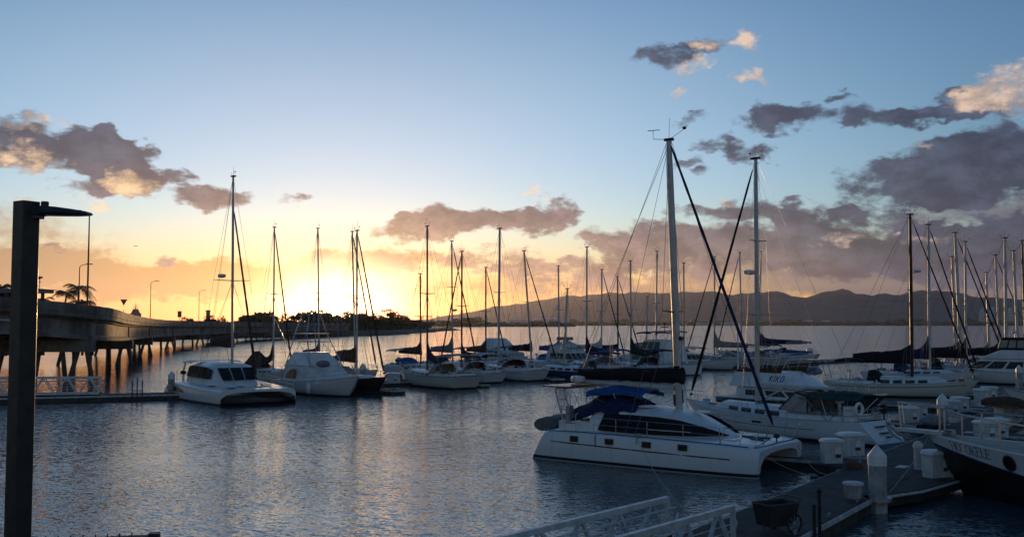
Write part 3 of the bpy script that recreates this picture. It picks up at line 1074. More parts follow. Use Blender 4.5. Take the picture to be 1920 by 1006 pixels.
class Hull:
    """the lines of a single hull; x runs from the transom (x0) to the stem (x1), the waterline is z = 0"""
    def __init__(s, L, B, fs, fm, fb, xm=.58, stern=.72, rake=.11, srake=.06, full=2.2, draft=.5, y0=0.0, flare=.84):
        s.L, s.B, s.fs, s.fm, s.fb, s.stern, s.rake, s.srake, s.full, s.draft, s.y0, s.flare = L, B, fs, fm, fb, stern, rake, srake, full, draft, y0, flare
        s.x0, s.x1 = -L * xm, L * (1 - xm)

    def t(s, x):
        return max(0.0, min(1.0, (x - s.x0) / s.L))

    def w(s, t):
        if t < .45:
            return s.B / 2 * (s.stern + (1 - s.stern) * math.sin(t / .45 * math.pi / 2))
        return s.B / 2 * max(.012, 1 - ((t - .45) / .55) ** s.full)

    def sheer(s, t):
        if t < .35:
            return s.fm + (s.fs - s.fm) * ((.35 - t) / .35) ** 2
        return s.fm + (s.fb - s.fm) * ((t - .35) / .65) ** 1.7

    def ring(s, t):
        w, h = s.w(t), s.sheer(t)
        nar = s.flare - .30 * max(0, (t - .5) / .5) ** 1.3
        prof = ((1.0, 1.0), (.985, .82), (.955, .5), (.5 + .5 * nar, .25), (nar, .06), (nar * .88, -.12), (nar * .5, -.7), (.015, -1.0))
        pts = []
        for a, k in prof:
            z = h * k if k > 0 else s.draft * k
            rel = 1 - z / h
            x = s.x0 + s.L * t - s.rake * s.L * t ** 5 * min(rel, 1.25) + s.srake * s.L * (1 - t) ** 6 * min(rel, 1.3)
            pts.append((x, w * a, z))
        return [Vector((x, s.y0 + yy, z)) for x, yy, z in pts] + [Vector((x, s.y0 - yy, z)) for x, yy, z in reversed(pts)]

    def build(s, r, hm, dm, rail=None, rail_r=.03, n=20, stripe=None):
        mb = MB()
        ts = [k / n for k in range(n + 1)]
        mb.loft([s.ring(t) for t in ts], False, True, False)
        h = mb.build('hull', hm, r, 50)
        mb = MB()
        rows = []
        for t in ts:
            a, c = s.ring(t)[0], s.ring(t)[-1]
            rows.append([a.lerp(c, k / 6) + Vector((0, 0, .05 * s.B / 3 * (1 - (k / 3 - 1) ** 2) + .004)) for k in range(7)])
        mb.sheet(rows)
        mb.build('deck', dm, r, 40)
        if rail:
            for sg in (0, -1):
                mb = MB()
                mb.tube([s.ring(t)[sg] + Vector((0, 0, rail_r * .6)) for t in ts], rail_r, 6)
                mb.build('toe_rail', rail, r)
        if stripe:
            for sg in (0, -1):
                mb = MB()
                pts = []
                for t in ts[1:-1]:
                    g = s.ring(t)
                    a, c = (g[0], g[2]) if sg == 0 else (g[-1], g[-3])
                    pts.append(a.lerp(c, .42) + Vector((0, .012 if sg == 0 else -.012, 0)))
                mb.tube(pts, .022, 5)
                mb.build('stripe', stripe, r)
        return h

    def z(s, x, yy=0.0):
        t = s.t(x)
        w = max(.05, s.w(t))
        return s.sheer(t) + .05 * s.B / 3 * (1 - min(1, abs(yy - s.y0) / w) ** 2)

    def side(s, x, inset=.08):
        """deck edge point on port at x"""
        t = s.t(x)
        return Vector((x, max(.02, s.w(t) - inset), s.sheer(t)))


def coachroof(r, H, xa, xb, wa, wb, h, m, wins=3, glassm=None, slope_f=.9, slope_a=.25, crown=.1, winh=.5, name='cabin'):
    """low cabin trunk from xa (aft) to xb (forward) with a window row down either side"""
    mb = MB()
    rings = []
    N = 8
    for k in range(N + 1):
        u = k / N
        x = xa + (xb - xa) * u
        w = wa + (wb - wa) * u ** 1.4
        hh = h * (1 - .28 * u)
        if k == 0:
            hh *= .98
        z0 = H.sheer(H.t(x)) - .02
        rings.append([Vector((x, w, z0)), Vector((x, w * .93, z0 + hh * .7)), Vector((x, w * .82, z0 + hh * .95)), Vector((x, w * .4, z0 + hh + crown * .7)), Vector((x, 0, z0 + hh + crown)),
                      Vector((x, -w * .4, z0 + hh + crown * .7)), Vector((x, -w * .82, z0 + hh * .95)), Vector((x, -w * .93, z0 + hh * .7)), Vector((x, -w, z0))])
    zf = H.sheer(H.t(xb + slope_f * h * 2)) - .01
    front = [Vector((xb + slope_f * h * (2.0 - 1.0 * (abs(p.y) / max(wb, .01)) ** 2), p.y * .8, zf + (p.z - rings[-1][0].z) * .06)) for p in rings[-1]]
    za = H.sheer(H.t(xa)) - .02
    back = [Vector((xa - slope_a * h, p.y * .98, za + (p.z - rings[0][0].z) * .05)) for p in rings[0]]
    mb.loft([back] + rings + [front], False, False, False)
    c = mb.build(name, m, r, 40)
    gm = glassm or glass
    for sg in (1, -1):
        for k in range(wins):
            u0 = .08 + .84 * k / wins
            u1 = u0 + .84 / wins * .72
            P = []
            for u in (u0, u1):
                x = xa + (xb - xa) * u
                w = wa + (wb - wa) * u ** 1.4
                hh = h * (1 - .28 * u)
                z0 = H.sheer(H.t(x)) - .02
                for v in (.18, .18 + winh):
                    P.append(Vector((x, sg * (w * (1 - .1 * v) + .004), z0 + hh * v)))
            mb = MB()
            quadm(mb, P[0], P[2], P[3], P[1], .022, (0, sg, .08))
            mb.build('window', gm, c, 0)
    return c


def rail_line(r, H, xa, xb, hgt, nst, name='lifeline', inset=.1, both=True, rad=.014, wires=2):
    for sg in ((1, -1) if both else (1,)):
        mb = MB()
        tops = []
        for k in range(nst):
            x = xa + (xb - xa) * k / (nst - 1)
            p = H.side(x, inset)
            p.y = H.y0 + (p.y) * sg
            mb.tube([p, p + Vector((0, 0, hgt))], rad, 5)
            tops.append(p)
        for wv in range(wires):
            f = 1 - wv * .48
            mb.tube([p + Vector((0, 0, hgt * f)) for p in tops], rad * .55, 4)
        mb.build(name, steel, r)


def pulpit(r, H, hgt=.6, ln=1.3, bow=True):
    mb = MB()
    if bow:
        x1 = H.x1
        pts = []
        for sg in (1, -1):
            for u in (1, .45):
                p = H.side(x1 - ln * u, .06)
                p.y = H.y0 + p.y * sg
                mb.tube([p, p + Vector((.08, 0, hgt))], .016, 5)
        a = [H.side(x1 - ln * u, .06) + Vector((.08, 0, hgt)) for u in (1, .45, .08)]
        c = [Vector((p.x, 2 * H.y0 - p.y if H.y0 else -p.y, p.z)) for p in reversed(a)]
        mid = [Vector((x1 + .12, H.y0, H.fb + hgt))]
        if H.y0:
            a = [Vector((p.x, H.y0 + p.y, p.z)) for p in a]
            c = [Vector((p.x, H.y0 - (p.y - H.y0), p.z)) for p in reversed(a)]
        mb.tube(a + mid + c, .018, 6)
        mb.tube([p - Vector((0, 0, hgt * .5)) for p in a[:2]], .013, 5)
        mb.tube([p - Vector((0, 0, hgt * .5)) for p in c[1:]], .013, 5)
        mb.build('pulpit', steel, r)
    else:
        x0 = H.x0
        pts = []
        for x, ins in ((x0 + ln, .06), (x0 + .1, .06)):
            p = H.side(x, ins)
            pts.append(p)
        a = [p + Vector((0, 0, hgt)) for p in pts]
        c = [Vector((p.x, -p.y, p.z)) for p in reversed(a)]
        mb.tube(a + c, .018, 6)
        mb.tube([p - Vector((0, 0, hgt * .5)) for p in a + c], .014, 5)
        for p in pts + [Vector((x0 + .1, pts[1].y * .35, pts[1].z))]:
            for sg in (1, -1):
                q_ = Vector((p.x, p.y * sg, p.z))
                mb.tube([q_, q_ + Vector((0, 0, hgt))], .016, 5)
        mb.build('pushpit', steel, r)


def cover_mesh(p_mast, p_end, peak, fat, droop=0.0, seed=0.0, mastw=.16):
    """a sail stowed along the boom under its cover: high at the mast, thin at the end, folds all along"""
    mb = MB()
    rings = []
    a, c = Vector(p_mast), Vector(p_end)
    N = 16
    for k in range(N + 1):
        u = k / N
        p = a.lerp(c, u)
        hh = fat * (1.35 - .62 * u) + peak * math.exp(-(u / .1) ** 1.3)
        ww = fat * (.30 - .12 * u) * (1 if 0 < k < N else .7)
        sag = -droop * math.sin(math.pi * u) ** 1.3
        ring = []
        for j in range(10):
            th = 2 * math.pi * j / 10
            fold = 1 + .13 * mnoise.noise(Vector((u * 9 + seed, math.cos(th) * 1.3, math.sin(th) * 1.3 + seed)))
            dz = math.sin(th)
            zc = (hh * .72 * (dz + 1) * .5 + hh * .28 * dz * .3) if dz > 0 else dz * fat * .16
            ring.append(p + Vector((0, math.cos(th) * ww * fold * (1 - .45 * max(0, dz)), zc * fold + sag)))
        rings.append(ring)
    mb.loft(rings, True, True, True)
    return mb


def rig(r, H, ztop, rakex=0.0, mr=.085, mm=None, zb=None, spread=((.52, 1.0),), cover=None, boomlen=None, boomz=1.25, jib=None, jibr=.07, radar=None, gear=1, xm=0.0, chain=None, peak=.9, fat=.42, droop=0.0, jibf=1.0, leany=0.0, seed=0.0, boomm=None, bowx=None, boomc=None, thin=1.0):
    """mast, spreaders, boom, stowed sail, furled headsail and wires"""
    mm = mm or alu
    zb = H.z(0) if zb is None else zb
    foot, head = Vector((xm, 0, zb - .1)), Vector((xm + rakex, leany, ztop))
    at = lambda f: foot.lerp(head, f)
    mb = MB()
    mb.tube([at(k / 6) for k in range(7)], [mr, mr, mr, mr * .97, mr * .93, mr * .85, mr * .72], 10, .72)
    m = mb.build('mast', mm, r)
    tips = []
    for f, hw in spread:
        for sg in (1, -1):
            mb = MB()
            e = at(f) + Vector((-.12, sg * hw, .06))
            mb.tube([at(f), e], [.035 * thin, .02 * thin], 5)
            mb.build('spreader', mm, m)
            tips.append((sg, f, e))
    if gear:
        mb = MB()
        mb.tube([head, head + Vector((0, .05, .85))], .008 * max(1, thin), 4)
        mb.tube([head, head + Vector((-.45, 0, .12))], .010 * max(1, thin), 4)
        mb.tube([head + Vector((-.45, 0, .12)), head + Vector((-.45, 0, .38))], .010, 4)
        mb.tube([head + Vector((-.72, .1, .38)), head + Vector((-.22, -.08, .38))], .014, 4)
        mb.tube([head + Vector((.05, 0, .05)), head + Vector((.42, 0, .3))], .009, 4)
        mb.blob(head + Vector((.42, 0, .34)), .07, .07, .05, 6, 4)
        mb.box(-mr * 1.5, mr * 2, -mr, mr, -.04, .06, Matrix.Translation(head))
        mb.build('wind_vane', blackp, m)
    if radar:
        f, sx = radar
        mb = MB()
        c = at(f) + Vector((sx * .55, 0, 0))
        mb.tube([at(f) - Vector((0, 0, .1)), c - Vector((0, 0, .12))], .04, 5)
        mb.lathe(c, [(.12, -.12), (.30, -.08), (.33, .02), (.28, .12), (.05, .16)], 12)
        mb.build('radar_dome', gel, m)
    xb = H.x1 - .25 if bowx is None else bowx
    bow = Vector((xb, 0, H.z(xb) + .05))
    stern = Vector((H.x0 + .15, 0, H.z(H.x0 + .15) + .05))
    hj = at(jibf)
    mb = MB()
    wr = .0085 * thin
    if not jib:
        mb.tube([bow, hj], wr * 1.15, 4)
    mb.tube([stern, head], wr, 4)
    cx = (chain or (H.w(H.t(xm - .2)) - .08))
    for sg in (1, -1):
        ch = Vector((xm - .25, sg * cx, H.z(xm - .25, cx)))
        tp = [e for s_, f, e in tips if s_ == sg]
        mb.tube([ch] + tp + [head], wr, 4)
        if tp:
            mb.tube([ch + Vector((.35, 0, 0)), at(spread[0][0])], wr, 4)
            mb.tube([ch + Vector((-.4, 0, 0)), at(spread[0][0])], wr, 4)
    mb.tube([foot + Vector((mr, 0, .4)), head + Vector((mr, .02, -.2))], wr * .8, 4)
    mb.tube([foot + Vector((-mr * 1.6, .03, .8)), head + Vector((-mr * 1.4, 0, -.2))], wr * .8, 4)
    mb.build('rigging', wire, r)
    if jib:
        mb = MB()
        a, c = bow.lerp(hj, .035), bow.lerp(hj, .955)
        nseg = 24
        rr = [jibr * (1.0 - .45 * (k / nseg)) * (1 + .10 * math.sin(k * 2.1)) for k in range(nseg + 1)]
        rr[0] *= .5
        rr[-1] *= .5
        mb.tube([a.lerp(c, k / nseg) for k in range(nseg + 1)], rr, 7)
        j_ = mb.build('furled_jib', CAN[jib], r)
        mb = MB()
        mb.tube([bow, hj], .012, 4)
        mb.lathe(bow + (hj - bow).normalized() * .3, [(.03, -.1), (.11, -.08), (.11, 0), (.05, .04)], 8)
        mb.build('furler_drum', blackp, j_)
    if boomlen:
        g = Vector((xm - mr, 0, zb + boomz))
        e = Vector((xm - boomlen, 0, zb + boomz + .06 * boomlen * .3))
        mb = MB()
        mb.tube([g, e], [.07, .06], 8)
        bo = mb.build('boom', boomm or mm, r)
        mb = MB()
        mb.tube([e, head + Vector((-.05, 0, -.1))], wr * .8, 4)
        mb.tube([g.lerp(e, .6), Vector((xm - boomlen * .6, 0, H.z(xm - boomlen * .6) + .3))], wr * 1.6, 4)
        mb.tube([g.lerp(e, .25), foot + Vector((-mr, 0, .15))], .025, 5)
        mb.build('sheet_tackle', wire, bo)
        if cover:
            mb = cover_mesh(g + Vector((mr * .9, 0, .06)), e + Vector((.1, 0, .05)), peak, fat, droop, seed)
            mb.build('sail_cover', CAN[cover], r, 60)
    return m


def dodger(r, H, x, w, h, m, ln=1.1, z=None, clear=None):
    z = H.z(x) + .1 if z is None else z
    mb = MB()
    rows = []
    for k, (dx, hh, ww) in enumerate(((0.0, .05, 1.0), (-.28 * ln, .62, .98), (-.5 * ln, .93, .94), (-.75 * ln, 1.0, .92), (-1.05 * ln, .98, .92))):
        rows.append([Vector((x + dx + .1 * ln * math.cos(a) * (k == 0) * 0, w * ww * math.cos(a) if abs(math.cos(a)) < .999 else w * ww * math.copysign(1, math.cos(a)), z + h * hh * (math.sin(a) ** .45 if math.sin(a) > 0 else 0))) for a in [math.pi * j / 10 for j in range(11)]])
    mb.sheet(rows)
    mb.build('dodger', m, r, 50)


def bimini(r, x0, x1, w, z, m, zd, name='bimini', crown=.16, legs=True, wav=.0):
    mb = MB()
    rows = []
    for k in range(7):
        u = k / 6
        rows.append([Vector((x0 + (x1 - x0) * u, w * math.sin(math.pi / 2 * v / 4), z + crown * (1 - (v / 4) ** 2) - crown * .8 * (2 * u - 1) ** 2 - (.12 if abs(v) == 4 else 0) + wav * mnoise.noise(Vector((u * 3, v * .7, x0))))) for v in range(-4, 5)])
    mb.sheet(rows, .025)
    o = mb.build(name, m, r, 50)
    if legs:
        xm = (x0 + x1) / 2
        for sg in (1, -1):
            mb = MB()
            mb.tube([(xm, sg * w, zd), (x0 + .1, sg * w, z - .15)], .016, 5)
            mb.tube([(xm, sg * w, zd), (x1 - .1, sg * w, z - .15)], .016, 5)
            mb.tube([(xm + .1, sg * w, zd + .4), (xm, sg * w, z - .05)], .014, 5)
            mb.build('bimini_frame', steel, r)
    return o


def wheel_gear(r, x, z):
    mb = MB()
    mb.tube([(x, 0, z), (x, 0, z + .9)], .09, 8)
    mb.box(x - .16, x + .12, -.2, .2, z + .85, z + 1.08)
    for k in range(14):
        a, c = 2 * math.pi * k / 14, 2 * math.pi * (k + 1) / 14
        mb.tube([(x - .2, .45 * math.cos(a), z + .8 + .45 * math.sin(a)), (x - .2, .45 * math.cos(c), z + .8 + .45 * math.sin(c))], .014, 4)
    mb.build('helm', gel, r)


def outboard(r, p):
    mb = MB()
    mb.loft([[Vector(p) + Vector((x * s, yy * s, z)) for x, yy in ((-.18, -.12), (.16, -.12), (.16, .12), (-.18, .12))] for z, s in ((0, .8), (.12, 1), (.34, .95), (.42, .6))], True, True, True)
    mb.tube([Vector(p) + Vector((0, 0, .02)), Vector(p) + Vector((-.04, 0, -.6))], .05, 6)
    mb.build('outboard_motor', blackp, r)


def clutter(r, H, xa, xb, w, z, seed, n=9):
    """bags, coils, winches, hatches lying about the cockpit and deck, each a thing of the boat's kit"""
    rnd = random.Random(seed)
    cols = [CAN['grey'], CAN['beige'], CAN['navy'], blackp, gel, CAN['brown'], CAN['white'], timber]
    for k in range(n):
        x = rnd.uniform(xa, xb)
        yy = rnd.uniform(-w, w)
        mb = MB()
        s = rnd.uniform(.10, .26)
        zz = (z if z else H.z(x, yy)) + s * .55
        if k % 3 == 0:
            mb.blob((x, yy, zz), s * 1.3, s, s * .7, 8, 5, .5, k)
            mb.build('stowed_bag', cols[rnd.randrange(8)], r, 60)
        elif k % 3 == 1:
            mb.lathe((x, yy, zz - s * .55), [(.09, 0), (.1, .1), (.07, .14), (.085, .24), (.02, .26)], 9)
            mb.build('winch', steel, r)
        else:
            mb.box(x - s, x + s, yy - s * .7, yy + s * .7, zz - s * .6, zz + s * .5)
            mb.build('locker', cols[rnd.randrange(8)], r, 0)


HM = {}


def hm(key, side, **kw):
    return hullmat('hull_' + key, side, **kw)


HW = hm('white', (0.78, 0.78, 0.76), bottom=(0.02, 0.02, 0.025), boot=(0.03, 0.035, 0.06))
HC = hm('cream', (0.70, 0.66, 0.57), bottom=(0.03, 0.022, 0.02), boot=(0.06, 0.03, 0.025))
HG = hm('grey', (0.40, 0.42, 0.44), bottom=(0.02, 0.025, 0.03), boot=(0.5, 0.5, 0.5))
HB = hm('blue', (0.025, 0.045, 0.11), bottom=(0.02, 0.02, 0.022), boot=(0.6, 0.6, 0.6))
HK = hm('dark', (0.03, 0.025, 0.025), bottom=(0.03, 0.012, 0.01), boot=(0.2, 0.18, 0.15))
BOATS = {}


def sloop(key, label, px, wl, top, head, L, hull=None, cover=None, jib=None, dod=None, bim=None, mast=None, group='sailboats moored along the long dock', B=None, spread=((.53, .85),), radar=None,
          cab=.38, boom=.38, helm=True, stripe=None, deck=None, cabm=None, wins=4, rail=None, droop=0.0, peak=.9, fat=.82, mr=.125, thin=1.6, clut=14, jibr=.10, fbk=1.0, xm=.58, boomz=1.15, tr=None, srake=.06):
    p = W(px, wl)
    hd = R(head)
    if key[0] == 'b':
        L *= 1.08
    B = B or L * .32
    r = thing('sailboat', label, 'sailboat', p, hd, group)
    H = Hull(L, B, .085 * L * fbk + .1, .078 * L * fbk + .08, .112 * L * fbk + .1, xm=xm, srake=srake)
    H.build(r, hull or HW, deck or deckm, rail, .028, 18, stripe)
    xa, xb = -.22 * L, .16 * L
    coachroof(r, H, xa, xb, B * .34, B * .2, cab, cabm or gel, wins)
    # cockpit coaming and well
    mb = MB()
    for sg in (1, -1):
        mb.loft([[Vector((x, sg * (B * .3 + o_), H.z(x, B * .3) + z)) for o_, z in ((0, -.02), (.16, -.02), (.14, .2), (.02, .24))] for x in (xa - .2, -.38 * L, -.5 * L)], True, True, True)
    mb.box(-.5 * L - .1, -.5 * L + .1, -B * .3, B * .3, H.z(-.5 * L) - .06, H.z(-.5 * L) + .2)
    mb.build('cockpit_coaming', cabm or gel, r, 40)
    mb = MB()
    mb.box(-.47 * L, xa - .3, -B * .2, B * .2, H.fm - .3, H.fm + .075)
    mb.build('cockpit_well', beige, r, 0)
    for x in (-.02 * L, .24 * L):
        mb = MB()
        zz = H.z(x) + (cab * .9 + .06 if x < xb else 0.02)
        mb.box(x - .28, x + .28, -.28, .28, zz, zz + .05)
        mb.build('hatch', glass, r, 0)
    tp = Y(top[0], top[1], p.y)
    lx, ly = tp.x - p.x, 0.0
    rakex, leany = lx * math.cos(hd), -lx * math.sin(hd)
    zb = H.z(0) + cab * .85
    rig(r, H, tp.z, rakex, mr, mast, zb, spread, cover, L * boom if boom else None, boomz, jib, jibr, radar, 1, 0.0, None, peak, fat, droop, 1.0, leany, px * .1, thin=thin)
    rail_line(r, H, -.46 * L, .3 * L, .6, 6)
    pulpit(r, H, .6, 1.2, True)
    pulpit(r, H, .6, 1.0, False)
    kinds = ('grey', 'navy', 'beige', 'white', 'brown', 'blue', 'green')
    if key[0] in 'bc' and not dod:
        dod = kinds[int(px) % 7]
    if key[0] == 'b' and not bim and int(px) % 2:
        bim = kinds[int(px * 3) % 7]
    if dod:
        dodger(r, H, xa + .55, B * .34, 1.0, CAN[dod], 1.2, H.z(xa) + .12)
    if bim:
        bimini(r, -.5 * L, -.3 * L, B * .34, H.fm + 2.05, CAN[bim], H.fm + .1)
    if helm:
        wheel_gear(r, -.42 * L, H.fm + .06)
    if clut:
        clutter(r, H, -.48 * L, -.25 * L, B * .3, H.fm + .22, px, clut)
        clutter(r, H, .0, .36 * L, B * .12, 0, px + 1, 4)
    if tr:
        outboard(r, (H.x0 + .05, B * .22, H.fs + .35))
    BOATS[key] = (r, H)
    return r, H

# ------------------------------------------------------------------ foreground catamaran
def cat_hull(r, st, hm_, dm, name='hull'):
    """st rows: x, outer half beam, inner half beam, deck z, tunnel top z, keel depth, rake shift per metre of height"""
    mb = MB()
    rings = []
    for (x, yo, yi, zd, zt, kd, rk) in st:
        half = [(yi + (yo - yi) * .5, -kd), (yo - .10, -.12), (yo - .02, .12), (yo, zd * .5), (yo - .01, zd - .28), (yo - .07, zd - .09), (yo - .22, zd), (yo * .55, zd + .03), (yo * .2, zd + .05)]
        inn = [(yo * .12, zt), (yi * .55, zt - .03), (yi * .86, zt - .16), (yi, zt - .45), (yi + .03, .1), (yi + .1, -.12)]
        lst = [(-y_, z) for y_, z in half] + [(y_, z) for y_, z in reversed(half)] + [(y_, z) for y_, z in reversed(inn)] + [(-y_, z) for y_, z in inn]
        rings.append([Vector((x + rk * (z - zd), y_, z)) for y_, z in lst])
    mb.loft(rings, True, True, True)
    return mb.build(name, hm_, r, 32)


HCAT = hm('catamaran', (0.80, 0.81, 0.81), bottom=(0.5, 0.5, 0.5), boot=(0.015, 0.016, 0.022), wl=0.045, bw=0.13)
cat = thing('catamaran', 'large white sailing catamaran with navy covers in the foreground beside the dock', 'catamaran', (11.26 - .799 * 4.7, 42.15 + .602 * 4.7, 0), R(-37))
CST = [(-5.55, 2.62, 1.62, 1.30, .78, .35, .55), (-5.0, 2.68, 1.62, 1.33, .78, .4, .3), (-3.5, 2.74, 1.60, 1.37, .78, .45, .05), (-1.0, 2.76, 1.60, 1.36, .78, .45, 0), (1.5, 2.72, 1.66, 1.32, .80, .45, 0), (3.0, 2.62, 1.74, 1.28, .86, .42, .03),
       (4.0, 2.52, 1.84, 1.25, .90, .36, .06), (4.55, 2.42, 1.93, 1.20, .92, .28, .10), (4.78, 2.34, 2.02, 1.10, .95, .2, .12)]
cat_hull(cat, CST, HCAT, deckm)
sd_ = lambda x: lerp_tab([(a[0], a[1]) for a in CST], x)
zd_ = lambda x: lerp_tab([(a[0], a[3]) for a in CST], x)
dk = mat('cat_stripe', (0.015, 0.018, 0.03), 0.4)
mb = MB()
mb.tube([(x, -sd_(x) - .004, .86 - .018 * (x + 5)) for x in (-5.2, -4, -2, 0, 2, 3.6)], .028, 6, .5)
mb.tube([(-2.72, -sd_(-2.72) - .003, z) for z in (.8, 1.08, 1.30)], .022, 6, .6)
mb.build('stripe', dk, cat)
mb = MB()
mb.tube([(x, -sd_(x) + .16, zd_(x) + .005) for x in (-5.4, -4, -2, 0, 2, 3.4, 4.3)], .018, 6)
mb.tube([(4.55, -2.2, 1.20), (4.62, -1.2, 1.22), (4.62, 0, 1.24), (4.62, 1.2, 1.22), (4.55, 2.2, 1.20)], .018, 6)
mb.build('gunwale_line', dk, cat)
for x in (-3.85, -2.0, -.15, 1.55):
    mb = MB()
    for sg in (-1,):
        y_ = -sd_(x)
        mb.prism([(x - .20, .93), (x + .20, .93), (x + .22, .96), (x + .22, 1.15), (x + .20, 1.18), (x - .20, 1.18), (x - .22, 1.15), (x - .22, .96)], 0, .02, Matrix(((1, 0, 0, 0), (0, 0, -1, y_ - .002), (0, 1, 0, 0), (0, 0, 0, 1))))
    w_ = mb.build('portlight', glass, cat, 0)
    mb = MB()
    P = [Vector((x + a * .21, y_ - .012, 1.055 + c * .125)) for a, c in ((-1, -1), (1, -1), (1, 1), (-1, 1), (-1, -1))]
    mb.tube(P, .018, 5)
    mb.build('frame', galv, w_)
# bridge-deck cabin: dark wrap-round window under a white roof
def ringat(x, w, z0, zt, k):
    """half-round nose plan handled by the caller; this is one cross-section from starboard to port"""
    return [Vector((x, -w, z0)), Vector((x, -w * .93, z0 + (zt - z0) * .5)), Vector((x, -w * .82, z0 + (zt - z0) * k)), Vector((x, -w * .5, zt - .02)), Vector((x, 0, zt + .04)), Vector((x, w * .5, zt - .02)), Vector((x, w * .82, z0 + (zt - z0) * k)), Vector((x, w * .93, z0 + (zt - z0) * .5)), Vector((x, w, z0))]


mb = MB()
zc = 1.36
mb.loft([ringat(x, w, zc - .05, zt, .8) for x, w, zt in ((-3.6, 1.95, 2.36), (-2.9, 1.98, 2.48), (-1.4, 1.95, 2.46), (0, 1.84, 2.36), (.9, 1.6, 2.16), (1.7, 1.2, 1.82), (2.4, .7, 1.52), (2.75, .35, 1.38))], False, True, True)
cab_ = mb.build('cabin', gel, cat, 30)
mb = MB()
rows = []
for x, w, z0, z1 in ((-3.05, 1.98, 1.44, 1.62), (-2.75, 1.99, 1.42, 2.16), (-1.4, 1.96, 1.40, 2.20), (0, 1.86, 1.40, 2.16), (.9, 1.64, 1.40, 2.05), (1.5, 1.34, 1.40, 1.88), (2.1, 1.0, 1.42, 1.68), (2.66, .56, 1.42, 1.46)):
    rows.append([Vector((x, -w * (1.012 - .055 * v) - .016, z0 + (z1 - z0) * v)) for v in (0, .5, 1)])
mb.sheet(rows)
o_ = mb.build('window', CAN['black'], cab_, 0)
mb = MB()
mb.sheet([[Vector((p.x, -p.y, p.z)) for p in rr] for rr in rows])
mb.build('window', CAN['black'], cab_, 0)
mb = MB()
mb.box(-.5, 1.55, -1.97, -1.955, 1.60, 1.64)
mb.build('grab_rail', gel, cab_)
# cockpit coaming and aft deck seat
mb = MB()
mb.box(-5.2, -3.6, -1.95, -1.45, 1.3, 1.75)
mb.box(-5.2, -3.6, 1.45, 1.95, 1.3, 1.75)
mb.box(-5.3, -5.0, -1.48, 1.48, 1.3, 1.7)
mb.build('cockpit_seat', gel, cat, 0)
for x, y_ in ((1.0, .3), (3.0, -1.1), (3.4, 1.2), (-1.2, -.8)):
    mb = MB()
    zz = zd_(x) + .02 if x > 2.5 else 2.47 - max(0, x) * .2
    mb.loft([[Vector((x + a * s, y_ + c * s, zz + h)) for a, c in ((-.3, -.28), (.3, -.28), (.3, .28), (-.3, .28))] for s, h in ((1, 0), (1, .04), (.9, .07))], True, True, True)
    mb.build('hatch', gel, cat, 0)
mb = MB()
for x, y_ in ((3.9, -.3), (3.6, .1), (3.9, .4), (3.2, .3)):
    mb.box(x - .35, x + .2, y_ - .05, y_ + .05, zd_(x) + .02, zd_(x) + .12)
mb.build('anchor_gear', blackp, cat, 0)
# navy tarpaulins over the cockpit and the cabin top


def tarp(r, pts, m, name, n=12):
    """pts: rows of control points from aft to forward"""
    rows = []
    nr, nc = len(pts), len(pts[0])
    for i in range(n + 1):
        u = i / n * (nr - 1)
        a = min(int(u), nr - 2)
        f = u - a
        row = []
        for j in range(n + 1):
            v = j / n * (nc - 1)
            c = min(int(v), nc - 2)
            g = v - c
            p = Vector(pts[a][c]).lerp(Vector(pts[a][c + 1]), g).lerp(Vector(pts[a + 1][c]).lerp(Vector(pts[a + 1][c + 1]), g), f)
            k = .09 * mnoise.noise(Vector((u * 1.7, v * 1.3, nr))) + .05 * mnoise.noise(Vector((u * 4, v * 3.7, 3)))
            row.append(p + Vector((k * .3, k * .3, k)))
        rows.append(row)
    mb = MB()
    mb.sheet(rows, .02)
    return mb.build(name, m, r, 70)


tarp(cat, [[(-5.2, -1.7, 1.9), (-5.2, -.6, 2.2), (-5.2, .6, 2.2), (-5.2, 1.7, 1.9)], [(-4.4, -1.95, 1.75), (-4.3, -.7, 2.55), (-4.3, .7, 2.55), (-4.4, 1.95, 1.75)], [(-3.7, -1.8, 2.0), (-3.6, -.6, 3.0), (-3.6, .6, 3.0), (-3.7, 1.8, 2.0)], [(-2.9, -1.75, 2.4), (-2.9, -.6, 2.62), (-2.9, .6, 2.62), (-2.9, 1.75, 2.4)]], CAN['navy'], 'cockpit_cover')
tarp(cat, [[(-3.3, -1.75, 2.40), (-3.25, -.6, 2.7), (-3.25, .6, 2.7), (-3.3, 1.75, 2.40)], [(-2.8, -1.97, 2.2), (-2.8, -.6, 3.05), (-2.8, .6, 3.05), (-2.8, 1.97, 2.2)], [(-2.1, -2.03, 1.9), (-2.1, -.9, 2.72), (-2.1, .8, 2.68), (-2.1, 2.02, 1.9)], [(-1.3, -2.02, 1.80), (-1.45, -1.2, 2.52), (-1.6, .6, 2.54), (-1.6, 1.98, 2.0)]], CAN['navy'], 'cabin_cover')
bimini(cat, -4.3, -1.3, 1.05, 3.1, CAN['blue'], 2.4, 'blue_bimini', .2, True, .12)
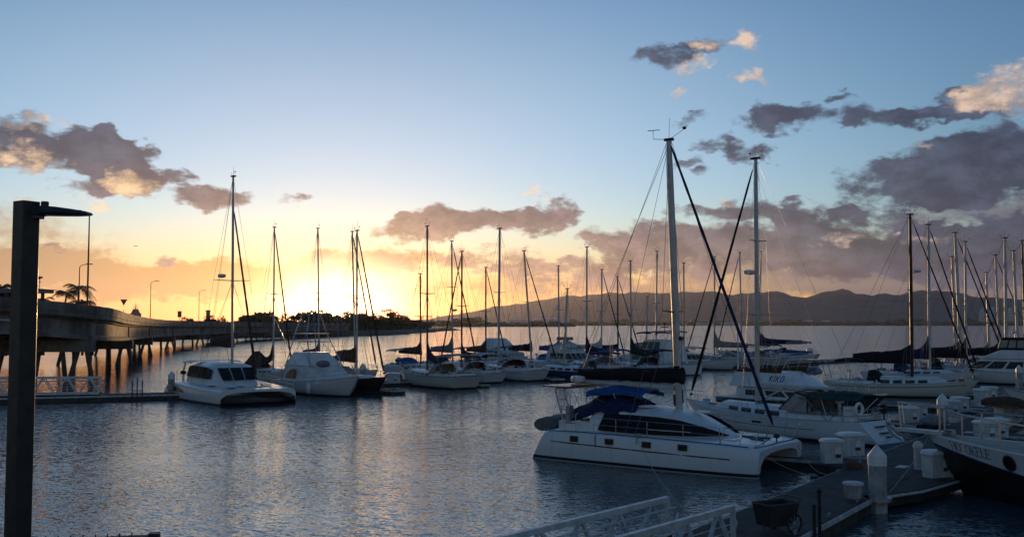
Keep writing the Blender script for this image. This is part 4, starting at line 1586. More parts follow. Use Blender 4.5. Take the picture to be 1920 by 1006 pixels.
# mast and sail
mb = MB()
ft = Vector((0, 0, 2.3))
hd_ = Vector((0, 0, 0))
tp = Y(1254, 262, cat.location.y)
lx = tp.x - cat.location.x
hd_ = Vector((lx * math.cos(R(-37)), -lx * math.sin(R(-37)), tp.z))
nrm_ = [ft.lerp(hd_, k / 8) for k in range(9)]
mb.tube(nrm_, [.18] * 5 + [.17, .16, .15, .12], 12, .75)
mast = mb.build('mast', alu, cat)
at = lambda f: ft.lerp(hd_, f)
tips = {}
for sg in (1, -1):
    mb = MB()
    e = at(.36) + Vector((-.15, sg * .95, .08))
    mb.tube([at(.36), e], [.045, .025], 6)
    mb.build('spreader', alud, mast)
    tips[sg] = e
mb = MB()
mb.box(-.2, .22, -.1, .1, -.05, .06, Matrix.Translation(hd_))
mb.tube([hd_, hd_ + Vector((.02, .06, 1.0))], .01, 4)
mb.tube([hd_, hd_ + Vector((-.75, -.1, .1)), hd_ + Vector((-.75, -.1, .5))], .014, 4)
mb.tube([hd_ + Vector((-1.0, -.15, .5)), hd_ + Vector((-.45, -.02, .5))], .018, 4)
mb.tube([hd_ + Vector((.1, 0, .05)), hd_ + Vector((.72, .1, .42))], .012, 4)
mb.blob(hd_ + Vector((.74, .1, .47)), .10, .10, .07, 7, 5)
mb.build('wind_vane', blackp, mast)
mb = MB()
mb.lathe(at(.265) + Vector((.2, 0, 0)), [(.05, -.1), (.09, -.06), (.09, .06), (.05, .1)], 8)
mb.tube([at(0.03) + Vector((.16, .05, 0)), at(.08) + Vector((.16, .05, 0))], .06, 6)
mb.tube([at(0.02) + Vector((-.16, -.08, 0)), at(.06) + Vector((-.17, -.08, 0))], .07, 6)
mb.build('mast_fittings', blackp, mast)
bow = Vector((4.55, 0, 1.55))
mb = MB()
wr = .011
for sg in (1, -1):
    ch = Vector((-1.3, sg * 2.6, 1.4))
    mb.tube([ch, tips[sg], at(.97)], wr, 4)
    mb.tube([ch + Vector((.5, 0, 0)), at(.36)], wr, 4)
    mb.tube([Vector((-5.2, sg * 2.4, 1.35)), at(.985)], wr, 4)
    mb.tube([Vector((4.5, sg * 2.2, 1.2)), bow], .02, 4)
mb.tube([bow + Vector((-.4, 0, -.2)), hd_ + Vector((.1, 0, .0))], wr, 4)
mb.tube([at(0.05) + Vector((-.2, 0, 0)), at(.98) + Vector((-.17, 0, 0))], wr, 4)
mb.build('rigging', wire, cat)
mb = MB()
a, c = bow.lerp(hd_, .03), bow.lerp(hd_, .985)
mb.tube([a.lerp(c, k / 30) for k in range(31)], [.03] + [.085 - .030 * k / 30 + .006 * math.sin(k * 2.3) for k in range(1, 30)] + [.03], 8)
j_ = mb.build('furled_jib', CAN['navy'], cat)
mb = MB()
mb.lathe(bow, [(.04, -.15), (.14, -.1), (.14, 0), (.05, .05)], 10)
mb.tube([bow + Vector((0, 0, -.4)), bow], .03, 6)
mb.build('furler_drum', blackp, j_)
g, e = Vector((-.2, 0, 3.34)), Vector((-5.5, 0, 3.45))
mb = MB()
mb.tube([g, e], [.12, .11], 10)
bo = mb.build('boom', aluw, cat)
mb = MB()
mb.box(-5.75, -5.5, -.1, .1, 3.36, 3.52)
mb.build('boom_end', blackp, bo)
mb = MB()
mb.tube([e + Vector((.1, 0, 0)), hd_ + Vector((-.1, 0, -.1))], wr, 4)
mb.tube([e.lerp(g, .35), e.lerp(g, .3) + Vector((.3, .1, 2.4))], wr, 4)
mb.tube([e.lerp(g, .35) + Vector((0, .3, 0)), e.lerp(g, .3) + Vector((.4, .1, 2.4))], wr, 4)
mb.build('lazy_jack', wire, bo)
mb = MB()
rings = []
for k in range(19):
    u = k / 18
    p = Vector((.22, 0, 3.5)).lerp(Vector((-5.3, 0, 3.62)), u)
    hh = .78 - .34 * u + .05 * mnoise.noise(Vector((u * 7, 0, 2)))
    ring = []
    for j in range(10):
        th = 2 * math.pi * j / 10
        f = 1 + .12 * mnoise.noise(Vector((u * 10, math.cos(th), math.sin(th))))
        ring.append(p + Vector((0, math.cos(th) * .27 * f * (1 - .3 * max(0, math.sin(th))), hh * .5 + math.sin(th) * hh * .5 * f)))
    rings.append(ring)
mb.loft(rings, True, True, True)
mb.build('sail_cover', CAN['black'], cat, 60)
mb = MB()
mb.tube([at(.105), at(.165)], .17, 10)
mb.build('mast_collar', CAN['black'], mast)
# rails
for sg in (-1, 1):
    mb = MB()
    xs = (-2.9, -1.75, -.2, 1.5, 3.1)
    pts = [Vector((x, sg * (sd_(x) - .17), zd_(x))) for x in xs]
    for p in pts:
        mb.tube([p, p + Vector((0, 0, .68))], .015, 5)
    for f in (.36, .67):
        mb.tube([p + Vector((0, 0, f)) for p in pts], .009, 4)
    mb.build('lifeline', steel, cat)
for sg in (-1, 1):
    mb = MB()
    for x in (3.1, 3.9, 4.5):
        p = Vector((x, sg * (sd_(x) - .2), zd_(x)))
        mb.tube([p, p + Vector((.22, 0, .68))], .017, 5)
    mb.tube([Vector((3.3, sg * (sd_(3.1) - .2), 1.96)), Vector((4.1, sg * (sd_(3.9) - .2), 1.93)), Vector((4.72, sg * (sd_(4.5) - .2), 1.88)), Vector((4.9, sg * 1.7, 1.86))], .018, 5)
    mb.tube([Vector((4.9, sg * 1.7, 1.86)), Vector((4.6, sg * 1.6, 1.22))], .017, 5)
    mb.tube([Vector((4.1, sg * 2.2, 1.6)), Vector((4.62, sg * 2.1, 1.55))], .013, 5)
    mb.build('pulpit', steel, cat)
mb = MB()
for x0_ in (-4.5, -3.9):
    mb.tube([(x0_, -2.5, 1.33), (x0_, -2.5, 2.1), (x0_ + .12, -2.5, 2.2)], .016, 5)
mb.tube([(-4.5, -2.5, 2.1), (-3.9, -2.5, 2.1)], .014, 5)
mb.tube([(-4.5, -2.5, 1.72), (-3.9, -2.5, 1.72)], .02, 5)
mb.build('boarding_gate', steel, cat)
# stern gantry with panels, radar, wind and life gear
mb = MB()
for sg in (-1, 1):
    y_ = sg * 1.75
    a0, a1 = Vector((-4.95, y_, 1.33)), Vector((-5.55, y_, 3.12))
    b0, b1 = Vector((-4.35, y_, 1.33)), Vector((-5.1, y_, 3.2))
    mb.tube([a0, a1, a1 + Vector((.12, -sg * .05, .12))], .048, 6)
    mb.tube([b0, b1], .048, 6)
    for f in (.25, .5, .75):
        mb.tube([a0.lerp(a1, f), b0.lerp(b1, f)], .026, 6)
for x in (-5.45, -5.05):
    mb.tube([(x, -1.75, 3.2), (x, 1.75, 3.2)], .032, 6)
for y_ in (-.8, .6):
    mb.tube([(-5.3, y_, 1.35), (-5.35, y_, 2.9), (-5.2, y_ + .1, 3.0), (-4.9, y_ + .15, 2.3)], .02, 5)
mb.build('stern_arch', aluw, cat)
mb = MB()
mb.box(-6.1, -4.7, -1.95, 1.6, 3.26, 3.32)
mb.build('solar_panel', mat('solar_panel', (0.22, 0.11, 0.06), 0.3, .1), cat, 0)
mb = MB()
mb.lathe((-5.2, -.3, 3.52), [(.14, -.2), (.16, -.1), (.34, -.06), (.36, .1), (.30, .2), (.05, .22)], 14)
mb.build('radar_dome', gel, cat)
mb = MB()
mb.box(-4.75, -4.55, -2.05, -1.7, 1.7, 2.45)
mb.build('outboard_bracket', galv, cat, 0)
mb = MB()
mb.box(-5.0, -4.8, -.4, 0, 1.9, 2.3)
mb.build('stern_locker', galv, cat, 0)
mb = MB()
mb.blob((-4.9, .8, 2.1), .2, .2, .25, 8, 6, .4)
mb.build('stowed_bag', galv, cat, 60)
mb = MB()
for y_ in (-2.25, -1.9):
    mb.tube([(-5.62, y_, 1.1), (-5.85, y_, .2)], .018, 5)
for k in range(4):
    mb.tube([(-5.66 - .055 * k, -2.25, .95 - .22 * k), (-5.66 - .055 * k, -1.9, .95 - .22 * k)], .014, 5)
mb.build('swim_ladder', steel, cat)
mb = MB()
mb.tube([(-.55, -2.62, 1.40), (-.6, -2.79, 1.30), (-.62, -2.80, 1.05)], .02, 5)
mb.blob((-.55, -2.66, 1.43), .12, .1, .08, 7, 5, .5)
mb.build('fender_rope', ropem, cat)
# tender hanging behind the stern
dg = thing('dinghy', 'grey covered inflatable tender slung behind the catamaran stern', 'dinghy', cat.matrix_basis @ Vector((-6.35, .1, 1.45)), R(-37 + 90))
mb = MB()
rings = []
for k in range(15):
    u = k / 14
    x = -1.75 + 3.3 * u
    w = .72 * math.sin(math.pi * min(1, .18 + u * .70)) ** .6
    rings.append([Vector((x, w * math.cos(2 * math.pi * j / 12) * (1 + .12 * mnoise.noise(Vector((u * 6, j, 0)))), .30 * math.sin(2 * math.pi * j / 12) * (1 + .25 * mnoise.noise(Vector((u * 5, j * .9, 5)))) + .12 * u)) for j in range(12)])
mb.loft(rings, True, True, True)
mb.build('cover', mat('grey_cover', (0.16, 0.17, 0.19), .8, var=.25, vs=3, bump=.03, bs=5), dg, 60)
mb = MB()
for x in (-.9, .8):
    mb.tube([(x, 0, .3), (x, -.5, 1.7)], .012, 4)
    mb.tube([(x, -.55, .05), (x, -.5, 1.7)], .012, 4)
mb.build('fall', ropem, dg)

# ------------------------------------------------------------------ white sloop behind it
r, H = sloop('near', 'long white sloop with green bimini and black furled jib, stern to the dock', 1421, 809, (1417, 297), 128, 12.9, HW, None, 'black', None, None, alu, None, B=3.9, spread=((.36, 1.0), (.66, .75)), radar=(.535, 1), cab=.52, boom=None, mr=.15, thin=1.15, wins=4, jibr=.10, rail=None, clut=8, fbk=1.0, srake=-.085)
NEAR = (r, H)
# steps on the reverse transom
mb = MB()
for k, (x, z) in enumerate(((-.30, .92), (-.58, .62))):
    mb.box(H.x0 + x - .12, H.x0 + x + .06, -.42, .42, z, z + .04)
mb.box(H.x0 - .95, H.x0 - .7, -.1, .1, .42, .47)
mb.build('boarding_step', blackp, r, 0)
g, e = Vector((-.12, 0, 2.72)), Vector((-5.2, 0, 2.72))
mb = MB()
mb.tube([g, e], [.11, .10], 10)
bo = mb.build('boom', aluw, r)
mb = MB()
mb.tube([(-.14, 0, 1.75), (-2.0, 0, 2.66)], .05, 6)
mb.tube([e, (-.05, 0, 15.3)], .01, 4)
for x in (-2.6, -3.2, -3.8):
    mb.blob((x, 0, 2.55), .05, .05, .09, 6, 4)
mb.build('vang', galv, bo)
tarp(r, [[(-7.3, -1.35, 2.30), (-7.3, -.5, 2.5), (-7.3, .5, 2.5), (-7.3, 1.35, 2.30)], [(-5.9, -1.45, 2.25), (-5.9, -.5, 2.62), (-5.9, .5, 2.62), (-5.9, 1.45, 2.25)], [(-4.6, -1.4, 2.3), (-4.6, -.5, 2.58), (-4.6, .5, 2.58), (-4.6, 1.4, 2.3)]], CAN['green'], 'bimini')
tarp(r, [[(-4.7, -1.35, 2.3), (-4.7, -.5, 2.52), (-4.7, .5, 2.52), (-4.7, 1.35, 2.3)], [(-3.7, -1.25, 2.2), (-3.6, -.5, 2.35), (-3.6, .5, 2.35), (-3.7, 1.25, 2.2)]], CAN['green'], 'bimini')
for sg in (-1, 1):
    mb = MB()
    for x in (-6.9, -5.2, -4.1):
        mb.tube([(-5.6, sg * 1.35, 1.1), (x, sg * 1.35, 2.3)], .017, 5)
    mb.build('bimini_frame', steel, r)
mb = MB()
clearm = mat('clear_vinyl', (0.34, 0.31, 0.32), 0.25, var=.2, vs=2.5)
zf = H.z(-2.6) + .42
mb.sheet([[Vector((-2.4, s * 1.15, zf)) for s in (-1, -.4, .4, 1)], [Vector((-3.45, s * 1.1, zf + .92)) for s in (-1, -.4, .4, 1)]])
mb.sheet([[Vector((-2.4, 1.15, zf)), Vector((-3.45, 1.12, zf + .92))], [Vector((-4.3, 1.3, zf - .1)), Vector((-4.3, 1.26, zf + .7))]])
mb.sheet([[Vector((-2.4, -1.15, zf)), Vector((-3.45, -1.12, zf + .92))], [Vector((-4.3, -1.3, zf - .1)), Vector((-4.3, -1.26, zf + .7))]])
dg_ = mb.build('spray_hood', clearm, r, 0)
mb = MB()
for sg in (-1, 1):
    mb.tube([(-2.4, sg * 1.17, zf), (-3.45, sg * 1.14, zf + .94), (-3.45, 0, zf + 1.0)], .035, 5)
    mb.tube([(-4.3, sg * 1.3, zf - .1), (-4.3, sg * 1.28, zf + .72), (-3.45, sg * 1.14, zf + .94)], .05, 5)
mb.tube([(-2.4, -1.17, zf - .02), (-2.4, 1.17, zf - .02)], .05, 5)
mb.build('trim', CAN['green'], dg_)
for sg in (1, -1):
    for x in (1.3, 3.2, -1.4):
        mb = MB()
        yy = H.w(H.t(x))
        hgt = H.sheer(H.t(x))
        quadm(mb, (x - .32, sg * (yy * .975 + .01), hgt * .68), (x + .32, sg * (H.w(H.t(x + .5)) * .975 + .012), hgt * .68), (x + .32, sg * (H.w(H.t(x + .5)) * .98 + .012), hgt * .78), (x - .32, sg * (yy * .98 + .01), hgt * .78), .01, (0, sg, 0))
        mb.build('portlight', glass, r, 0)
    mb = MB()
    mb.tube([Vector((x, sg * (H.w(H.t(x)) * .967 + .012), H.sheer(H.t(x)) * .58)) for x in (-5.0, -3.5, -2, 0, 2, 3.6, 4.6)], .014, 5)
    mb.build('stripe', dk, r)
mb = MB()
c0 = Vector((H.x0 + .15, 1.15, H.fs + .65))
mb.tube([c0 + Vector((0, .3 * math.cos(a), .3 * math.sin(a))) for a in [2 * math.pi * k / 14 for k in range(15)]], .075, 7)
mb.build('lifebuoy', gel, r)
mb = MB()
mb.box(H.x0 + .5, H.x0 + .95, .75, 1.35, H.fs, H.fs + .75)
mb.build('liferaft', gel, r, 0)
outboard(r, (H.x0 + .2, -1.2, H.fs + .35))

# ------------------------------------------------------------------ the big boat with a name on its bow
NB = R(128)
bt = Y(1741, 811, 38.0)
L_ = 13.0
hob = Hull(L_, 4.5, 1.75, 1.72, bt.z - .03, xm=.5, stern=.8, rake=.10, full=1.72, draft=.7, flare=.72)
ho = thing('workboat', 'big dark hulled boat with a lettered white sheer band and bow rail at lower right', 'boat', (bt.x - math.cos(NB) * hob.x1, bt.y - math.sin(NB) * hob.x1, 0), NB)
hob.build(ho, hm('black', (0.012, 0.011, 0.011), bottom=(0.01, 0.008, 0.008), boot=None), beige, None, n=26)


def band_pt(x, v, off=.012, sg=1):
    """v = 0 at the sheer, 1 at the lower edge of the white band"""
    t_ = hob.t(x)
    g = hob.ring(t_)
    s_ = hob.x1 - x
    hb = min(.78, .34 + .085 * s_)
    a, c = g[0], g[2]
    f = min(1.0, v * hb / max(.1, (a.z - g[2].z)))
    if f <= .36:
        p = g[0].lerp(g[1], f / .36)
    else:
        p = g[1].lerp(g[2], (f - .36) / .64)
    return Vector((p.x, (p.y + off) * sg, p.z))


whiteband = mat('white_band', (0.60, 0.61, 0.62), 0.4, var=.12, vs=1.0)
for sg in (1, -1):
    mb = MB()
    mb.sheet([[band_pt(hob.x1 - s, v, .012, sg) for v in (0, .25, .5, .75, 1)] for s in [.02 + k * .33 for k in range(28)]])
    mb.build('sheer_band', whiteband, ho, 50)
    mb = MB()
    mb.tube([band_pt(hob.x1 - s, 1.0, .02, sg) for s in [.02 + k * .4 for k in range(24)]], .035, 6)
    mb.build('rub_rail', HB if False else CAN['navy'], ho)
    mb = MB()
    mb.tube([band_pt(hob.x1 - s, 0.0, -.02, sg) + Vector((0, 0, .02)) for s in [.02 + k * .4 for k in range(24)]], .035, 6)
    mb.build('toe_rail', gel, ho)
# serif capitals drawn as thick and thin strokes
GL = {
    'H': ([((.12, 0), (.12, 1), .13), ((.78, 0), (.78, 1), .13), ((.12, .52), (.78, .52), .06)], [(.12, 0), (.12, 1), (.78, 0), (.78, 1)], .9),
    'K': ([((.12, 0), (.12, 1), .13), ((.16, .40), (.70, 1), .06), ((.34, .58), (.74, 0), .13)], [(.12, 0), (.12, 1), (.70, 1), (.74, 0)], .86),
    'E': ([((.12, 0), (.12, 1), .13), ((.12, .97), (.62, .97), .06), ((.12, .53), (.48, .53), .06), ((.12, .03), (.66, .03), .06), ((.62, .78), (.62, 1), .05), ((.66, 0), (.66, .24), .05), ((.48, .44), (.48, .62), .05)], [(.12, 0), (.12, 1)], .76),
    'L': ([((.12, 0), (.12, 1), .13), ((.12, .03), (.62, .03), .06), ((.62, 0), (.62, .26), .05)], [(.12, 0), (.12, 1)], .72),
    "'": ([((.10, .72), (.18, 1), .09)], [], .3), ' ': ([], [], .42), 'O': ([], [], .92),
}
inkm = mat('navy_lettering', (0.02, 0.025, 0.05), 0.5)
mb = MB()
s0, s1, word = 1.08, 2.98, "HO' OKELE"
tot = sum(GL[ch][2] for ch in word)
pen = 0.0
def put_q(a, b2, wd):
    """stroke between two glyph points laid on the band"""
    n = 5
    dx_, dz_ = b2[0] - a[0], b2[1] - a[1]
    l = math.hypot(dx_, dz_) or 1
    ox, oz = -dz_ / l * wd / 2, dx_ / l * wd / 2
    rows = []
    for k in range(n + 1):
        x, z = a[0] + dx_ * k / n, a[1] + dz_ * k / n
        row = []
        for sg in (1, -1):
            gx, gz = pen + x + ox * sg, z + oz * sg
            s = s0 + (s1 - s0) * gx / tot
            hb = min(.78, .34 + .085 * s)
            v = (.08 + .34 * (1 - gz) / hb * .98)
            row.append(band_pt(hob.x1 - s, v, .017))
        rows.append(row)
    mb.sheet(rows)


for ch in word:
    strokes, serif, adv = GL[ch]
    for a, b2, wd in strokes:
        put_q(a, b2, wd)
    for (x, z) in serif:
        put_q((x - .13, z + (.02 if z < .5 else -.02)), (x + .13, z + (.02 if z < .5 else -.02)), .045)
    if ch == 'O':
        n = 20
        for k in range(n):
            t0, t1 = 2 * math.pi * k / n, 2 * math.pi * (k + 1) / n
            wd = .055 + .085 * abs(math.cos((t0 + t1) / 2)) ** 1.5
            put_q((.44 + .35 * math.cos(t0), .5 + .48 * math.sin(t0)), (.44 + .35 * math.cos(t1), .5 + .48 * math.sin(t1)), wd)
    pen += adv
mb.build('name_lettering', inkm, ho, 0)
# porthole
s = 3.75
c0 = band_pt(hob.x1 - s, .52, .02)
c1 = band_pt(hob.x1 - s - .3, .52, .02)
ax = (c1 - c0).normalized()
upv = (band_pt(hob.x1 - s, .3, .02) - c0).normalized()
nn = ax.cross(upv)
nn = nn if nn.y > 0 else -nn
mb = MB()
ringp = lambda rr, o: [c0 + ax * rr * math.cos(2 * math.pi * k / 18) + upv * rr * math.sin(2 * math.pi * k / 18) + nn * o for k in range(18)]
mb.loft([ringp(.22, -.02), ringp(.22, .012)], True, True, True)
po = mb.build('porthole', glass, ho, 0)
mb = MB()
mb.loft([ringp(.22, -.01), ringp(.225, .03), ringp(.27, .02), ringp(.27, -.01)], True)
mb.build('frame', blackp, po, 40)
# bowsprit platform, roller and anchor
mb = MB()
xb = hob.x1
zb_ = hob.fb
mb.loft([[Vector((x, s_ * w, zb_ + z)) for s_, z in ((-1, .02), (1, .02), (1, .14), (-1, .14))] for x, w in ((xb - .7, .32), (xb + .2, .28), (xb + 1.3, .22))], True, True, True)
mb.build('bow_platform', whiteband, ho, 0)
mb = MB()
mb.tube([(xb + .5, .05, zb_ + .22), (xb + 1.75, .05, zb_ + .30)], .05, 6)
mb.tube([(xb + 1.75, .05, zb_ + .34), (xb + 1.35, .28, zb_ - .12), (xb + .9, .34, zb_ - .3)], [.05, .07, .03], 6)
mb.tube([(xb + 1.75, .05, zb_ + .34), (xb + 1.35, -.2, zb_ - .12), (xb + .95, -.28, zb_ - .28)], [.05, .07, .03], 6)
mb.build('anchor', galv, ho)
mb = MB()
mb.box(xb - 1.0, xb - .7, -.15, .15, zb_ + .02, zb_ + .22)
mb.lathe((xb - .85, .22, zb_ + .16), [(.05, -.1), (.12, -.05), (.06, 0), (.12, .07), (.04, .1)], 10)
mb.build('windlass', galv, ho)
mb = MB()
mb.box(hob.x1 - 4.9, hob.x1 - 4.2, -.45, .35, hob.z(hob.x1 - 4.5) + .005, hob.z(hob.x1 - 4.5) + .05)
mb.build('deck_hatch', glass, ho, 0)
for sg in (1, -1):
    mb = MB()
    tops = []
    for s in (.55, 1.7, 3.4, 5.2, 7.2):
        p = hob.side(hob.x1 - s, .12)
        p.y *= sg
        h_ = .98 if s > 1 else 1.06
        mb.tube([p, p + Vector((0, 0, h_))], .034, 6)
        tops.append(p + Vector((0, 0, h_)))
    tip = Vector((xb + 1.15, sg * .12, zb_ + 1.12))
    mb.tube([tip, Vector((xb + .2, sg * .3, zb_ + 1.1))] + tops, .038, 6)
    mb.tube([tip, tip - Vector((.1, 0, 1.0))], .026, 6)
    mb.tube([p - Vector((0, 0, .5)) for p in tops[1:]], .012, 5)
    mb.build('bow_rail', steel, ho)
mb = MB()
mb.tube([tip, Vector((xb + 1.15, .12, zb_ + 1.12))], .028, 6)
mb.build('bow_rail', steel, ho)
coachroof(ho, hob, -3.5, .2, 1.6, 1.3, 1.0, gel, 2)

# ------------------------------------------------------------------ docks
def dock(label, a, c, w, z=.5, group=None, cat_='dock', stripm=None, deckm_=None):
    a, c = Vector((a[0], a[1], 0)), Vector((c[0], c[1], 0))
    dv = (c - a)
    L = dv.length
    r = thing('floating_dock', label, cat_, a, math.atan2(dv.y, dv.x), group)
    mb = MB()
    mb.box(0, L, -w, 0, z - .10, z)
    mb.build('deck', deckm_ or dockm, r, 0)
    mb = MB()
    mb.box(.02, L - .02, -w + .03, -.03, -.25, z - .102)
    mb.build('float', dockside, r, 0)
    mb = MB()
    for yy in (.035, -w - .035):
        mb.box(0, L, yy - .03, yy + .03, z - .16, z - .02)
    mb.box(-.06, -.003, -w, 0, z - .16, z - .02)
    mb.box(L + .003, L + .06, -w, 0, z - .16, z - .02)
    mb.build('rub_strip', stripm or strip, r, 0)
    mb = MB()
    for k in range(int(L // 3)):
        for yy in (-.15, -w + .15):
            x = 1.5 + 3 * k
            mb.tube([(x - .16, yy, z + .10), (x + .16, yy, z + .10)], .022, 5)
            mb.tube([(x - .06, yy, z - .01), (x - .06, yy, z + .1)], .025, 5)
            mb.tube([(x + .06, yy, z - .01), (x + .06, yy, z + .1)], .025, 5)
    o = mb.build('mooring_cleats', galv, r)
    o['kind'] = 'stuff'
    return r


DU = Vector((.567, .824, 0))
DN = Vector((.824, -.567, 0))
D0 = Vector((6.45, 30.1, 0))
dpt = lambda s, o=0, z=0: D0 + DU * s + DN * o + Vector((0, 0, z))
main = dock('wide dark walkway dock running from the gangway past the catamaran bow', dpt(-6), dpt(78), 2.7)
mb = MB()
mb.prism([(6 + 12.0, .02), (6 + 15.0, .02), (6 + 14.2, 1.0), (6 + 12.6, 1.6)], .1, .497)
mb.build('corner_gusset', dockm, main, 0)
mb = MB()
mb.prism([(6 + 31.0, .02), (6 + 34.0, .02), (6 + 33.2, 1.0), (6 + 31.6, 1.6)], .1, .497)
mb.build('corner_gusset', dockm, main, 0)
mb = MB()
mb.prism([(6 + 5.8, -2.72), (6 + 12.6, -2.72), (6 + 12.0, -4.4), (6 + 8.2, -3.7)], .1, .497)
mb.build('corner_gusset', dockm, main, 0)
mb = MB()
mb.tube([(6 + 5.8, -2.76, .43), (6 + 8.2, -3.75, .43), (6 + 12.0, -4.45, .43)], .05, 6)
mb.build('corner_strip', strip, main, 0)
for s, o in ((13.2, 1.6), (24, 1.2), (26, 2.0), (28.5, 1.4)):
    mb = MB()
    mb.box(6 + s, 6 + s + .8, -o - .4, -o, .503, .506)
    mb.build('access_plate', strip, main, 0)
q0 = dpt(13.4, -.1)
fing = lambda s, ln, w, lab, sd=-1, z=.42, off=0: dock(lab, dpt(s, off if sd < 0 else 2.7 + off), dpt(s, off if sd < 0 else 2.7 + off) + DN * sd * ln, w, z, 'finger docks along the walkway')
fing(14.2, 12.5, 1.2, 'narrow finger dock between the foreground catamaran and the white sloop')
fing(33.2, 12, 1.2, 'narrow finger dock beyond the white sloop stern', -1)
fing(47, 13, 1.2, 'narrow finger dock under the cream sloop with the black mast', -1)
fing(62, 13, 1.2, 'far narrow finger dock among the masts at right', -1)
fing(30.5, 9, 1.2, 'narrow finger dock on the right behind the lettered boat', 1)
dock('low dock at left between the gangway and the white catamaran', (-52, 75.6), (-27.2, 84.6), 2.2)
longd = dock('long dock between the two rows of sailboats across the middle', (-27, 88), (62, 172), 2.4, .5, None, 'dock')
dock('short dark finger dock in front of the dark hulled sloop', (-13.6, 93.6), (-9.4, 88.6), 1.4, .42, 'finger docks along the long dock')
dock('short dark finger dock right of the white stern with the red cover', (4.6, 112), (5.6, 106.5), 1.4, .42, 'finger docks along the long dock')
dock('short low float beside the stern of the white double ender', (-5.6, 101.8), (-2.2, 97.8), 1.0, .34, 'finger docks along the long dock')
dock('outer end of the long dock under the tall pile at the far right', W(1462, 677).to_2d(), W(1532, 679).to_2d(), 1.6, .45, 'finger docks along the long dock')

PROTO = {}


def pile(p, top, rad, lab, base=-1.5, guide=True):
    r = thing('mooring_pile', lab, 'pile', (p[0], p[1], 0), .2, 'white capped mooring piles')
    mb = MB()
    mb.lathe((0, 0, 0), [(rad * .97, base), (rad, 0), (rad, top - .62)], 8)
    mb.build('sleeve', pilem, r, 30)
    mb = MB()
    mb.lathe((0, 0, 0), [(rad * 1.04, top - .68), (rad * 1.05, top - .36), (rad * 1.02, top - .34), (.02, top)], 8)
    mb.build('cap', gel, r, 20)
    if guide:
        mb = MB()
        mb.lathe((0, 0, 0), [(rad * 1.12, .38), (rad * 1.5, .38), (rad * 1.5, .50), (rad * 1.12, .50)], 14)
        mb.build('guide_collar', galv, r, 30)
    return r


pile(dpt(5.8, 2.85), 2.22, .30, 'thick white capped pile beside the bucket on the near dock edge')
pile(dpt(32.5, -.4), 2.26, .30, 'white capped pile behind the rail of the lettered boat')
pile((-28.4, 83.4), 2.3, .27, 'white capped pile at the stern of the white catamaran on the left')
p_ = W(1519, 678)
pile(p_, 2.4, .55 * 1.0, 'lone white capped pile at the outer end of the far dock')
p_ = W(1912, 735)
pile(p_, 2.5, .28, 'white capped pile near the right edge beyond the brown cover')
p_ = W(838, 708)
pile((-7.2, 106), 2.2, .3, 'white capped pile beside the purple sail cover')
pile((-15.0, 100.5), 2.3, .3, 'white capped pile behind the dark hulled sloop')


def dock_box(p, rz, lab, w=.95, d_=.75, h=.88, label=True, hose=False):
    r = thing('dock_box', lab, 'dock box', p, rz, 'white fibreglass dock boxes')
    mb = MB()
    poly = [(-w / 2, -d_ / 2), (w / 2, -d_ / 2), (w / 2, d_ * .12), (w * .22, d_ / 2), (-w * .22, d_ / 2), (-w / 2, d_ * .12)]
    sc = lambda k: [(x * k, y * k) for x, y in poly]
    V3 = lambda pl, z: [Vector((x, y, z)) for x, y in pl]
    mb.loft([V3(sc(.9), 0), V3(sc(.96), h)], True, True, True)
    for k in range(4):
        x = -w * .36 + w * .24 * k
        mb.box(x - .012, x + .012, -d_ / 2 * .965 - .008, -d_ / 2 * .9, .08, h - .05)
    mb.build('body', boxm, r, 30)
    mb = MB()
    mb.loft([V3(sc(1.06), h - .03), V3(sc(1.1), h + .01), V3(sc(1.08), h + .06), V3(sc(.9), h + .12)], True, True, True)
    mb.build('lid', gel, r, 30)
    if label:
        mb = MB()
        mb.box(.04, .3, -d_ / 2 * 1.0 - .012, -d_ / 2 * .97, h * .45, h * .75)
        o = mb.build('notice', gel, r, 0)
        mb = MB()
        mb.box(.06, .28, -d_ / 2 * 1.02 - .02, -d_ / 2 * 1.02, h * .28, h * .42)
        mb.build('latch', blackp, r, 0)
    return r


BX = [(W(1557, 866, .5), 'white dock box at the bow of the foreground catamaran, nearer of its pair', .85, .7), (W(1592, 852, .5), 'white dock box at the stern of the sloop, larger and farther of its pair', 1.15, .8),
      (dpt(11.6, 3.4, .5), 'white dock box under the dark bow of the lettered boat', 1.0, .8), (W(1780, 778, .5), 'white dock box beyond the pile, nearer of the pair behind the bow rail', 1.0, .8), (W(1797, 771, .5), 'white dock box beyond the pile, farther of the pair behind the bow rail', 1.1, .8),
      (W(1838, 753, .5), 'white dock box left of the brown cover, nearer of its pair', 1.0, .8), (W(1853, 748, .5), 'white dock box left of the brown cover, farther of its pair', 1.1, .8),
      (W(1702, 791, .5), 'low white dock box left of the pile, nearer of the pair by the sloop stern', .95, .8), (W(1720, 784, .5), 'low white dock box left of the pile, farther of the pair by the sloop stern', 1.0, .8),
      (dpt(25.4, 2.9, .5), 'white dock box seen through the bow rail, nearer of its pair', 1.1, .8), (dpt(27, 3.1, .5), 'white dock box seen through the bow rail, farther of its pair', 1.2, .8),
      (W(1892, 790, .5), 'white dock box below the brown covered dinghy', .9, .7), (W(738, 717, .5), 'white dock box at the end of the dock behind the dark sloop', 1.3, .9)]
for k, (p, lab, w, d_) in enumerate(BX):
    dock_box(p, R(8 + (k % 3) * 9), lab, w, d_, .86 if k not in (7, 8) else .8)
